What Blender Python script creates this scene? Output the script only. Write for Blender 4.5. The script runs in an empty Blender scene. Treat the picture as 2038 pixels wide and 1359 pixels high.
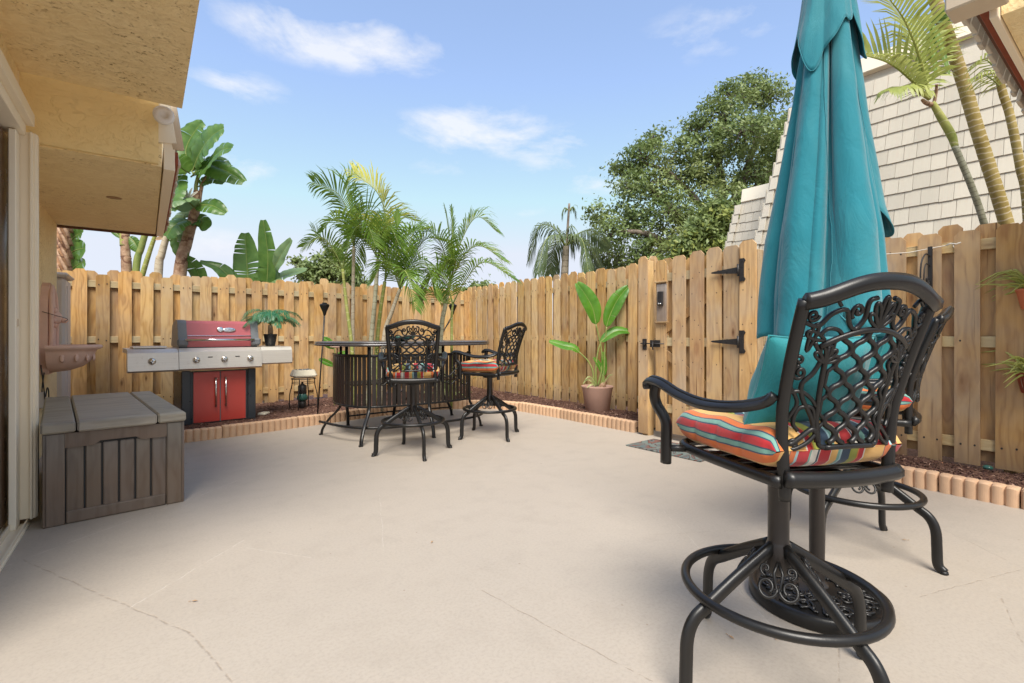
import bpy, math, random
from mathutils import Vector, Matrix, noise as mnoise
random.seed(7)
R = math.radians
PI = math.pi
scene = bpy.context.scene
COL = scene.collection

# ------------------------------------------------------------------ camera
EYE = 1.10
YAW = 36.813
cam_data = bpy.data.cameras.new("camera")
cam = bpy.data.objects.new("camera", cam_data)
COL.objects.link(cam)
cam.location = (0, 0, EYE)
cam.rotation_euler = (R(90), 0, R(-YAW))
cam_data.sensor_width = 36.0
cam_data.lens = 974.0 / 2038.0 * 36.0
cam_data.shift_y = -14.5 / 2038.0
cam_data.clip_start = 0.05
cam_data.clip_end = 2000
scene.camera = cam

# ------------------------------------------------------------------ sky and sun
SUN_TO = Vector((-0.31, -0.48, 0.80)).normalized()
sun_elev = math.asin(SUN_TO.z)
sun_az = math.atan2(SUN_TO.x, SUN_TO.y)
world = bpy.data.worlds.new("World")
scene.world = world
world.use_nodes = True
wt = world.node_tree
wt.nodes.clear()


class NT:
    """small helper to write node trees"""
    def __init__(s, tree):
        s.t = tree

    def n(s, typ, inputs=None, **kw):
        nd = s.t.nodes.new(typ)
        for k, v in kw.items():
            setattr(nd, k, v)
        if inputs:
            for k, v in inputs.items():
                if isinstance(v, bpy.types.NodeSocket):
                    s.t.links.new(v, nd.inputs[k])
                else:
                    nd.inputs[k].default_value = v
        return nd

    def math(s, op, a, b=0.0, c=0.0, clamp=False):
        nd = s.n('ShaderNodeMath', {0: a, 1: b, 2: c}, operation=op)
        nd.use_clamp = clamp
        return nd.outputs[0]

    def vmath(s, op, a, b=(0, 0, 0)):
        nd = s.n('ShaderNodeVectorMath', {0: a, 1: b}, operation=op)
        return nd.outputs['Value'] if op in ('DOT_PRODUCT', 'LENGTH', 'DISTANCE') else nd.outputs['Vector']

    def ramp(s, fac, stops, interp='LINEAR'):
        nd = s.n('ShaderNodeValToRGB', {0: fac})
        cr = nd.color_ramp
        cr.interpolation = interp
        while len(cr.elements) < len(stops):
            cr.elements.new(0.5)
        for e, (p, c) in zip(cr.elements, stops):
            e.position = p
            e.color = (c[0], c[1], c[2], 1) if not isinstance(c, (int, float)) else (c, c, c, 1)
        return nd.outputs[0]

    def mix(s, fac, a, b, blend='MIX'):
        nd = s.n('ShaderNodeMix', {'Factor': fac}, data_type='RGBA', blend_type=blend)
        for sock, v in ((nd.inputs[6], a), (nd.inputs[7], b)):
            if isinstance(v, bpy.types.NodeSocket):
                s.t.links.new(v, sock)
            else:
                sock.default_value = (v[0], v[1], v[2], 1)
        return nd.outputs[2]

    def noise(s, vec, scale, detail=4, rough=0.55, dist=0.0):
        return s.n('ShaderNodeTexNoise', {'Vector': vec, 'Scale': scale, 'Detail': detail, 'Roughness': rough, 'Distortion': dist}).outputs[0]

    def mapping(s, vec, loc=(0, 0, 0), scale=(1, 1, 1), rot=(0, 0, 0)):
        return s.n('ShaderNodeMapping', {'Vector': vec, 'Location': loc, 'Scale': scale, 'Rotation': rot}).outputs[0]


W = NT(wt)
sky = W.n('ShaderNodeTexSky')
sky.sky_type = 'NISHITA'
sky.sun_disc = False
sky.sun_elevation = sun_elev
sky.sun_rotation = sun_az
sky.altitude = 0
sky.air_density = 1.0
sky.dust_density = 1.5
sky.ozone_density = 1.5
sdir = W.n('ShaderNodeTexCoord').outputs['Generated']


def sky_dir(az, el):
    """unit direction: azimuth clockwise from +Y, elevation, degrees"""
    return Vector((math.sin(R(az)) * math.cos(R(el)), math.cos(R(az)) * math.cos(R(el)), math.sin(R(el))))


# fair-weather cloud banks: azimuth, elevation, half-width, half-height (degrees), density
CLOUDS = [(17.5, 29.6, 13.5, 3.3, 0.85), (7.5, 24, 5.0, 1.9, .6), (33, 22.5, 11, 3.3, .85), (42, 20.5, 9.5, 3.4, .62), (7, 16.5, 6, 2.2, .6),
          (29, 18.5, 5, 1.6, .4), (39, 18.5, 6, 1.8, .4), (47, 17.6, 6.5, 2.3, .6), (5, 9.0, 7, 1.8, .5), (38, 14.2, 3, 1.0, .4), (60, 30, 9, 3.2, .4), (90, 32, 18, 6, .8),
          (-30, 24, 16, 4, .8), (150, 28, 24, 6, .8), (-100, 30, 24, 6, .7), (-160, 22, 20, 5, .7), (215, 40, 14, 5, .6)]
cn = W.n('ShaderNodeTexNoise', {'Vector': W.mapping(sdir, scale=(1, 1, 2.6)), 'Scale': 4.2, 'Detail': 9, 'Roughness': .6, 'Distortion': .35}).outputs[0]
cn2 = W.noise(W.mapping(sdir, scale=(1, 1, 2.2)), 16, 6, .6)
dens = None
for az, el, hw, hh, dn in CLOUDS:
    c = sky_dir(az, el)
    rt = Vector((math.cos(R(az)), -math.sin(R(az)), 0))
    up = rt.cross(c)
    x = W.math('DIVIDE', W.vmath('DOT_PRODUCT', sdir, rt), math.sin(R(hw)))
    y = W.math('DIVIDE', W.math('SUBTRACT', W.vmath('DOT_PRODUCT', sdir, up), 0.0), math.sin(R(hh)))
    r2 = W.math('ADD', W.math('MULTIPLY', x, x), W.math('MULTIPLY', y, y))
    e = W.math('SUBTRACT', 1.0, r2, clamp=True)
    e = W.math('MULTIPLY', e, W.math('GREATER_THAN', W.vmath('DOT_PRODUCT', sdir, c), 0.0))
    v = W.math('MULTIPLY', e, dn)
    dens = v if dens is None else W.math('MAXIMUM', dens, v)
cl = W.math('ADD', W.math('MULTIPLY', dens, .95), W.math('MULTIPLY', W.math('SUBTRACT', cn, 0.5), 3.4))
cl = W.math('ADD', cl, W.math('MULTIPLY', W.math('SUBTRACT', cn2, 0.5), 1.1))
cl = W.math('SUBTRACT', cl, 0.22)
cl = W.math('MULTIPLY', W.math('MULTIPLY', cl, 1.35, clamp=True), W.math('MULTIPLY', dens, 1.6, clamp=True))
cl = W.math('MULTIPLY', cl, 0.72)
SKY_GAIN = 1.0
skyc = W.n('ShaderNodeGamma', {'Color': sky.outputs[0], 'Gamma': .75}).outputs[0]
skyc = W.mix(1.0, skyc, (.90, .93, 1.02), 'MULTIPLY')
skyc = W.vmath('MINIMUM', skyc, (2.02, 2.17, 2.48))   # humid haze evens out the low sky
skycol = W.mix(cl, skyc, (2.62, 2.60, 2.62))
bg = W.n('ShaderNodeBackground', {'Color': skycol, 'Strength': 0.102})
wout = W.n('ShaderNodeOutputWorld', {'Surface': bg.outputs[0]})

sun_data = bpy.data.lights.new("sun", 'SUN')
sun_data.energy = 1.5
sun_data.angle = R(30)
sun_data.color = (1.0, 0.94, 0.85)
sun = bpy.data.objects.new("sun", sun_data)
COL.objects.link(sun)
sun.rotation_euler = (-SUN_TO).to_track_quat('-Z', 'Y').to_euler()
sun.location = (0, 0, 20)

scene.view_settings.view_transform = 'Standard'
scene.view_settings.look = 'None'
scene.view_settings.gamma = 1
scene.view_settings.exposure = 1.95
scene.view_settings.use_curve_mapping = False
try:
    scene.cycles.max_bounces = 10
    scene.cycles.diffuse_bounces = 6
    scene.cycles.transparent_max_bounces = 16
except Exception:
    pass

# ------------------------------------------------------------------ mesh helpers
CY, SY = math.cos(R(YAW)), math.sin(R(YAW))


def at(u, v, d):
    """world point seen at photo pixel (u, v) at distance d along the view"""
    r = (u - 1019) / 974 * d
    return Vector((SY * d + CY * r, CY * d - SY * r, EYE + (665 - v) / 974 * d))


class MB:
    def __init__(s):
        s.v, s.f, s.m, s.uv = [], [], [], None
        s.sm = []

    def add(s, vs, fs, mi=0, smooth=False):
        b = len(s.v)
        s.v.extend([tuple(p) for p in vs])
        for f in fs:
            s.f.append(tuple(i + b for i in f))
            s.m.append(mi)
            s.sm.append(smooth)
        return s

    def box(s, c, size, rot=None, mi=0, ch=0.0, mat=None):
        """box, optionally chamfered by ch; rot = z angle or Matrix"""
        hx, hy, hz = size[0] / 2, size[1] / 2, size[2] / 2
        M = Matrix.Identity(3)
        if rot is not None:
            M = rot if isinstance(rot, Matrix) else Matrix.Rotation(rot, 3, 'Z')
        c = Vector(c)
        if ch <= 0:
            vs = [Vector((x, y, z)) for x in (-hx, hx) for y in (-hy, hy) for z in (-hz, hz)]
            fs = [(0, 1, 3, 2), (4, 6, 7, 5), (0, 4, 5, 1), (2, 3, 7, 6), (0, 2, 6, 4), (1, 5, 7, 3)]
        else:
            ch = min(ch, hx * .9, hy * .9, hz * .9)
            vs, idx = [], {}
            for sx in (-1, 1):
                for sy in (-1, 1):
                    for sz in (-1, 1):
                        for ax in range(3):
                            p = [sx * (hx - ch), sy * (hy - ch), sz * (hz - ch)]
                            p[ax] = (sx * hx, sy * hy, sz * hz)[ax]
                            idx[(sx, sy, sz, ax)] = len(vs)
                            vs.append(Vector(p))
            fs = []
            def q(*k):
                fs.append(tuple(idx[i] for i in k))
            for a in (-1, 1):
                q((a, -1, -1, 0), (a, 1, -1, 0), (a, 1, 1, 0), (a, -1, 1, 0))
                q((-1, a, -1, 1), (1, a, -1, 1), (1, a, 1, 1), (-1, a, 1, 1))
                q((-1, -1, a, 2), (1, -1, a, 2), (1, 1, a, 2), (-1, 1, a, 2))
                for b in (-1, 1):
                    q((a, b, -1, 0), (a, b, 1, 0), (a, b, 1, 1), (a, b, -1, 1))
                    q((a, -1, b, 0), (a, 1, b, 0), (a, 1, b, 2), (a, -1, b, 2))
                    q((-1, a, b, 1), (1, a, b, 1), (1, a, b, 2), (-1, a, b, 2))
                    for e in (-1, 1):
                        fs.append((idx[(a, b, e, 0)], idx[(a, b, e, 1)], idx[(a, b, e, 2)]))
        s.add([c + M @ p for p in vs], fs, mi)
        return s

    def loft(s, rings, closed=True, caps=True, mi=0, smooth=True):
        n = len(rings[0])
        vs = [p for r in rings for p in r]
        fs = []
        for i in range(len(rings) - 1):
            for j in range(n if closed else n - 1):
                k = (j + 1) % n
                fs.append((i * n + j, i * n + k, (i + 1) * n + k, (i + 1) * n + j))
        if caps and closed:
            fs.append(tuple(range(n - 1, -1, -1)))
            fs.append(tuple((len(rings) - 1) * n + j for j in range(n)))
        s.add(vs, fs, mi, smooth)
        return s

    def tube(s, pts, r, n=8, closed=False, mi=0, flat=1.0, up=None, caps=True):
        """round or flattened tube through points; r number or list"""
        pts = [Vector(p) for p in pts]
        N = len(pts)
        rs = r if isinstance(r, (list, tuple)) else [r] * N
        rings = []
        prev = None
        for i, p in enumerate(pts):
            if closed:
                t = pts[(i + 1) % N] - pts[i - 1]
            else:
                t = pts[min(i + 1, N - 1)] - pts[max(i - 1, 0)]
            if t.length < 1e-9:
                t = Vector((0, 0, 1))
            t.normalize()
            if up is not None:
                a = up[i] if isinstance(up, list) else Vector(up)
                a = (a - t * a.dot(t))
                if a.length < 1e-6:
                    a = t.orthogonal()
                a.normalize()
            elif prev is None:
                a = t.orthogonal().normalized()
            else:
                a = prev - t * prev.dot(t)
                if a.length < 1e-6:
                    a = t.orthogonal()
                a.normalize()
            prev = a
            b = t.cross(a)
            rr = rs[i]
            rings.append([p + a * (math.cos(2 * PI * k / n) * rr) + b * (math.sin(2 * PI * k / n) * rr * flat) for k in range(n)])
        if closed:
            rings.append(rings[0])
            s.loft(rings, True, False, mi)
        else:
            s.loft(rings, True, caps, mi)
        return s

    def bar(s, pts, w, h, up=(0, 0, 1), mi=0, closed=False, ch=0.25, smooth=True):
        """bar of rounded rectangular section, w across, h along 'up'"""
        pts = [Vector(p) for p in pts]
        N = len(pts)
        rings = []
        c = min(w, h) * ch if isinstance(w, (int, float)) else min(w[0], h) * ch
        for i, p in enumerate(pts):
            ww = w[i] if isinstance(w, (list, tuple)) else w
            t = (pts[(i + 1) % N] - pts[i - 1]) if closed else (pts[min(i + 1, N - 1)] - pts[max(i - 1, 0)])
            t.normalize()
            a = up[i] if isinstance(up, list) else Vector(up)
            a = a - t * a.dot(t)
            if a.length < 1e-6:
                a = t.orthogonal()
            a.normalize()
            b = t.cross(a)
            hw, hh = ww / 2, h / 2
            sec = [(hw, hh - c), (hw - c, hh), (-hw + c, hh), (-hw, hh - c), (-hw, -hh + c), (-hw + c, -hh), (hw - c, -hh), (hw, -hh + c)]
            rings.append([p + b * x + a * y for x, y in sec])
        if closed:
            rings.append(rings[0])
        s.loft(rings, True, not closed, mi, smooth)
        return s

    def lathe(s, prof, c=(0, 0, 0), n=24, mi=0, caps=True, smooth=True, sx=1, sy=1):
        c = Vector(c)
        rings = [[c + Vector((r * math.cos(2 * PI * k / n) * sx, r * math.sin(2 * PI * k / n) * sy, z)) for k in range(n)] for r, z in prof]
        s.loft(rings, True, caps, mi, smooth)
        return s

    def prism(s, outline, a, b, mi=0, axis='Y'):
        """outline in (x,z) extruded along y from a to b (axis Y), or (x,y) along z"""
        n = len(outline)
        if axis == 'Y':
            vs = [(x, a, z) for x, z in outline] + [(x, b, z) for x, z in outline]
        elif axis == 'X':
            vs = [(a, y, z) for y, z in outline] + [(b, y, z) for y, z in outline]
        else:
            vs = [(x, y, a) for x, y in outline] + [(x, y, b) for x, y in outline]
        fs = [tuple(range(n)), tuple(range(2 * n - 1, n - 1, -1))]
        for i in range(n):
            j = (i + 1) % n
            fs.append((i, i + n, j + n, j))
        s.add(vs, fs, mi)
        return s

    def mesh(s, name, mats):
        me = bpy.data.meshes.new(name)
        me.from_pydata(s.v, [], s.f)
        if not isinstance(mats, (list, tuple)):
            mats = [mats]
        for m in mats:
            me.materials.append(m)
        me.polygons.foreach_set('material_index', s.m)
        me.polygons.foreach_set('use_smooth', s.sm)
        me.update()
        return me

    def build(s, name, mats, parent=None, loc=(0, 0, 0), rot=0.0, kind=None):
        return put(name, s.mesh(name, mats), parent, loc, rot, kind)


def put(name, me, parent=None, loc=(0, 0, 0), rot=0.0, kind=None, scale=None):
    o = bpy.data.objects.new(name, me)
    COL.objects.link(o)
    o.parent = parent
    o.location = loc
    if isinstance(rot, (int, float)):
        o.rotation_euler = (0, 0, rot)
    else:
        o.rotation_euler = rot
    if scale:
        o.scale = scale
    if kind:
        o['kind'] = kind
    return o


def tag(o, label=None, cat=None, group=None, kind=None):
    if label: o['label'] = label
    if cat: o['category'] = cat
    if group: o['group'] = group
    if kind: o['kind'] = kind
    return o


def thing(name, label, cat, loc=(0, 0, 0), rot=0.0, group=None):
    o = bpy.data.objects.new(name, None)
    COL.objects.link(o)
    o.empty_display_size = .1
    o.location = loc
    o.rotation_euler = (0, 0, rot)
    return tag(o, label, cat, group)


def fix_normals(o):
    import bmesh
    bm = bmesh.new()
    bm.from_mesh(o.data)
    bmesh.ops.recalc_face_normals(bm, faces=bm.faces)
    bm.to_mesh(o.data)
    bm.free()


def curve(pts, n=8, closed=False):
    """Catmull-Rom through points"""
    P = [Vector(p) for p in pts]
    out = []
    N = len(P)
    segs = N if closed else N - 1
    for i in range(segs):
        if closed:
            p0, p1, p2, p3 = P[(i - 1) % N], P[i], P[(i + 1) % N], P[(i + 2) % N]
        else:
            p1, p2 = P[i], P[i + 1]
            p0 = P[i - 1] if i > 0 else p1 * 2 - p2
            p3 = P[i + 2] if i + 2 < N else p2 * 2 - p1
        for k in range(n):
            t = k / n
            out.append(.5 * ((2 * p1) + (p2 - p0) * t + (2 * p0 - 5 * p1 + 4 * p2 - p3) * t * t + (3 * p1 - p0 - 3 * p2 + p3) * t ** 3))
    if not closed:
        out.append(P[-1])
    return out


# ------------------------------------------------------------------ materials
MATS = {}


def newmat(name):
    m = bpy.data.materials.new(name)
    m.use_nodes = True
    m.node_tree.nodes.clear()
    T = NT(m.node_tree)
    MATS[name] = m
    return m, T


def finish(T, color, rough=.6, bump=None, bstr=.3, bdist=.01, metallic=0.0, spec=.5, coat=0.0, trans=0.0, subs=None, sheen=0.0, normal=None, alpha=None):
    b = T.n('ShaderNodeBsdfPrincipled')
    def setin(k, v):
        if isinstance(v, bpy.types.NodeSocket):
            T.t.links.new(v, b.inputs[k])
        elif isinstance(v, (tuple, list)):
            b.inputs[k].default_value = (v[0], v[1], v[2], 1)
        else:
            b.inputs[k].default_value = v
    setin('Base Color', color)
    setin('Roughness', rough)
    setin('Metallic', metallic)
    setin('Specular IOR Level', spec)
    if coat:
        setin('Coat Weight', coat)
        setin('Coat Roughness', .15)
    if trans:
        setin('Transmission Weight', trans)
    if sheen:
        setin('Sheen Weight', sheen)
    if bump is not None:
        bn = T.n('ShaderNodeBump', {'Height': bump, 'Strength': bstr, 'Distance': bdist})
        T.t.links.new(bn.outputs[0], b.inputs['Normal'])
    T.n('ShaderNodeOutputMaterial', {'Surface': b.outputs[0]})
    return b


def simple(name, col, rough=.5, metallic=0.0, var=.12, scale=12, spec=.5, coat=0.0, bstr=.1, objvar=0.0):
    m, T = newmat(name)
    co = T.n('ShaderNodeTexCoord').outputs['Object']
    nz = T.noise(co, scale, 5, .6)
    c = T.mix(nz, [x * (1 - var) for x in col], [min(1, x * (1 + var)) for x in col])
    if objvar:
        rnd = T.n('ShaderNodeObjectInfo').outputs['Random']
        k = T.math('ADD', T.math('MULTIPLY', rnd, 2 * objvar), 1 - objvar)
        c = T.vmath('MULTIPLY', c, T.n('ShaderNodeCombineXYZ', {0: k, 1: k, 2: k}).outputs[0])
    rg = T.math('ADD', T.math('MULTIPLY', nz, .2), rough - .1)
    finish(T, c, rg, T.noise(co, scale * 6, 4), bstr, .004, metallic, spec, coat)
    return m


def wood_mat(name, light, dark, knotcol, grey=None, greyamt=0.0, axis='Z', grain=1.0, rough=.75, defects=1.0):
    """sawn board: long grain, knots, end stains, weathering; every object differs"""
    m, T = newmat(name)
    co = T.n('ShaderNodeTexCoord').outputs['Object']
    rnd = T.n('ShaderNodeObjectInfo').outputs['Random']
    if axis == 'X':
        co = T.mapping(co, rot=(0, R(90), 0))
    off = T.n('ShaderNodeCombineXYZ', {0: T.math('MULTIPLY', rnd, 37.0), 1: T.math('MULTIPLY', rnd, 91.0), 2: T.math('MULTIPLY', rnd, 53.0)}).outputs[0]
    p = T.vmath('ADD', co, off)
    # knots: sparse voronoi cells stretched along the board
    vk = T.n('ShaderNodeTexVoronoi', {'Vector': T.mapping(p, scale=(7.5, 1.0, 2.6)), 'Scale': 1.0, 'Randomness': 1.0})
    kd = vk.outputs['Distance']
    kmask_rand = T.n('ShaderNodeSeparateColor', {0: vk.outputs['Color']}).outputs[0]
    keep = T.math('MULTIPLY', T.math('GREATER_THAN', kmask_rand, .48), defects)
    knot = T.math('MULTIPLY', T.math('SUBTRACT', 1.0, T.math('MULTIPLY', kd, 7.5), clamp=True), keep)
    halo = T.math('MULTIPLY', T.math('SUBTRACT', 1.0, T.math('MULTIPLY', kd, 2.4), clamp=True), keep)
    # cathedral grain, bent round the knots
    warp = T.noise(T.mapping(p, scale=(4, 4, .9)), 1.6, 3, .5)
    sx = T.n('ShaderNodeSeparateXYZ', {0: p})
    g = T.math('ADD', T.math('MULTIPLY', sx.outputs[0], 34.0 * grain), T.math('MULTIPLY', warp, 15.0))
    g = T.math('ADD', g, T.math('MULTIPLY', halo, 3.5))
    gl = T.math('ADD', T.math('MULTIPLY', T.math('SINE', T.math('MULTIPLY', g, 2.2)), .5), .5)
    gl = T.math('POWER', gl, 1.6)
    fine = T.noise(T.mapping(p, scale=(95 * grain, 95, 2.6)), 1.0, 5, .6)
    streak = T.noise(T.mapping(p, scale=(16, 16, .55)), 1.0, 3, .6)
    blot = T.noise(p, 2.6, 3, .55)
    a = T.math('ADD', T.math('MULTIPLY', gl, .34), T.math('MULTIPLY', fine, .5))
    a = T.math('ADD', a, T.math('MULTIPLY', streak, .45))
    a = T.math('SUBTRACT', a, .28, clamp=True)
    c = T.ramp(a, [(.02, light), (.42, [l * .55 + d * .45 for l, d in zip(light, dark)]), (.82, dark)])
    # board-to-board tone
    k = T.math('ADD', T.math('MULTIPLY', rnd, .46), .66)
    c = T.vmath('MULTIPLY', c, T.n('ShaderNodeCombineXYZ', {0: k, 1: k, 2: T.math('ADD', T.math('MULTIPLY', T.math('FRACT', T.math('MULTIPLY', rnd, 7.3)), .16), T.math('MULTIPLY', k, .80))}).outputs[0])
    if grey:
        r2 = T.math('FRACT', T.math('MULTIPLY', rnd, 13.7))
        gm = T.math('MULTIPLY', T.math('SUBTRACT', T.math('ADD', blot, T.math('MULTIPLY', r2, .35)), .42, clamp=True), greyamt * 3.4, clamp=True)
        c = T.mix(gm, c, grey)
    # red-brown sap streaks under knots
    c = T.mix(T.math('MULTIPLY', halo, .5), c, [x * 1.6 for x in knotcol])
    c = T.mix(T.math('MULTIPLY', knot, 1.0, clamp=True), c, [x * .6 for x in knotcol])
    # damp, dirty foot of the board and sun-bleached blotches
    lowz = T.math('MULTIPLY', T.math('SUBTRACT', T.math('ADD', .20, T.math('MULTIPLY', blot, .18)), T.n('ShaderNodeSeparateXYZ', {0: co}).outputs[2], clamp=True), 3.0, clamp=True) if axis == 'Z' else 0.0
    c = T.mix(T.math('MULTIPLY', lowz, .55), c, (.17, .10, .055))
    c = T.mix(T.math('MULTIPLY', T.math('SUBTRACT', T.noise(T.mapping(p, scale=(3, 3, .8)), 2.2, 4, .6), .55, clamp=True), 2.2, clamp=True), c, [min(1, l * .72) for l in dark])
    # narrow checks (cracks)
    chk = T.noise(T.mapping(p, scale=(42, 42, 1.1)), 1.0, 2, .5)
    chm = T.math('MULTIPLY', T.math('SUBTRACT', chk, .665, clamp=True), 7.0 * defects, clamp=True)
    c = T.mix(chm, c, [x * .5 for x in knotcol])
    h = T.math('SUBTRACT', T.math('MULTIPLY', fine, .6), T.math('ADD', T.math('MULTIPLY', chm, .8), T.math('MULTIPLY', gl, .25)))
    finish(T, c, rough, h, .45, .004, spec=.25)
    return m


wood_mat('fence_wood', (.74, .45, .18), (.36, .165, .045), (.13, .05, .022), grey=(.42, .36, .29), greyamt=.30)
wood_mat('fence_wood_pale', (.80, .54, .25), (.46, .24, .08), (.16, .07, .03), grey=(.50, .43, .34), greyamt=.25)
wood_mat('fence_wood_warm', (.76, .45, .18), (.40, .185, .055), (.15, .045, .02), grey=(.40, .34, .28), greyamt=.28)
wood_mat('rail_wood', (.68, .50, .26), (.46, .28, .12), (.16, .07, .03), grey=(.45, .42, .30), greyamt=.4, axis='X')
wood_mat('post_wood', (.70, .47, .23), (.44, .24, .09), (.12, .05, .02), grey=(.42, .37, .30), greyamt=.25, grain=.7)
wood_mat('grey_wood', (.44, .38, .33), (.24, .19, .16), (.08, .05, .04), grey=(.46, .43, .41), greyamt=.6)
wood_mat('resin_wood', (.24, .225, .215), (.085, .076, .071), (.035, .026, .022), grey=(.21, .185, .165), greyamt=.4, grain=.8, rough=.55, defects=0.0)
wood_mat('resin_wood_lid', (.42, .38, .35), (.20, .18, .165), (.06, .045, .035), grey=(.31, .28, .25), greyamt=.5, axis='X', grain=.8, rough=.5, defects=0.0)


def mat_stucco():
    m, T = newmat('stucco')
    co = T.n('ShaderNodeTexCoord').outputs['Object']
    big = T.noise(co, 3.0, 4, .6, .6)
    trow = T.noise(T.mapping(co, scale=(1, 1.2, 1)), 9, 8, .66, .5)
    ridge = T.math('ABSOLUTE', T.math('SUBTRACT', trow, .5))
    ridge = T.math('SUBTRACT', 1.0, T.math('MULTIPLY', ridge, 14.0), clamp=True)
    pit = T.noise(T.mapping(co, scale=(1, 1.7, 1.6)), 34, 6, .75, 1.0)
    pitm = T.math('MULTIPLY', T.math('SUBTRACT', pit, .585, clamp=True), 22, clamp=True)
    area = T.math('MULTIPLY', T.math('SUBTRACT', T.noise(co, 2.3, 4, .6), .42, clamp=True), 6, clamp=True)
    pitm = T.math('MULTIPLY', pitm, area)
    c = T.mix(big, (.92, .73, .40), (.97, .80, .48))
    c = T.mix(T.math('MULTIPLY', ridge, .18), c, (.60, .38, .12))
    c = T.mix(T.math('MULTIPLY', pitm, .85), c, (.26, .12, .035))
    h = T.math('ADD', T.math('MULTIPLY', trow, 1.0), T.math('MULTIPLY', T.noise(co, 60, 4, .6), .12))
    h = T.math('SUBTRACT', h, T.math('MULTIPLY', pitm, .5))
    finish(T, c, .85, h, .8, .03, spec=.25)
    return m


def mat_stucco_rough():
    m, T = newmat('stucco_rough')
    co = T.n('ShaderNodeTexCoord').outputs['Object']
    wv = T.mapping(co, scale=(1, 1, 1.5))
    d = T.noise(wv, 4.5, 3, .5)
    trow = T.n('ShaderNodeTexNoise', {'Vector': wv, 'Scale': 3.4, 'Detail': 9, 'Roughness': .66, 'Distortion': .35}).outputs[0]
    step = T.ramp(trow, [(.36, 0.0), (.42, .35), (.47, .4), (.52, .62), (.57, .66), (.60, 1.0), (.7, .9)])
    c = T.mix(T.noise(co, 3, 3), (.86, .65, .30), (.93, .74, .38))
    h = T.math('ADD', step, T.math('MULTIPLY', T.noise(co, 40, 4, .6), .15))
    finish(T, c, .85, h, .55, .025, spec=.25)
    return m


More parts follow.
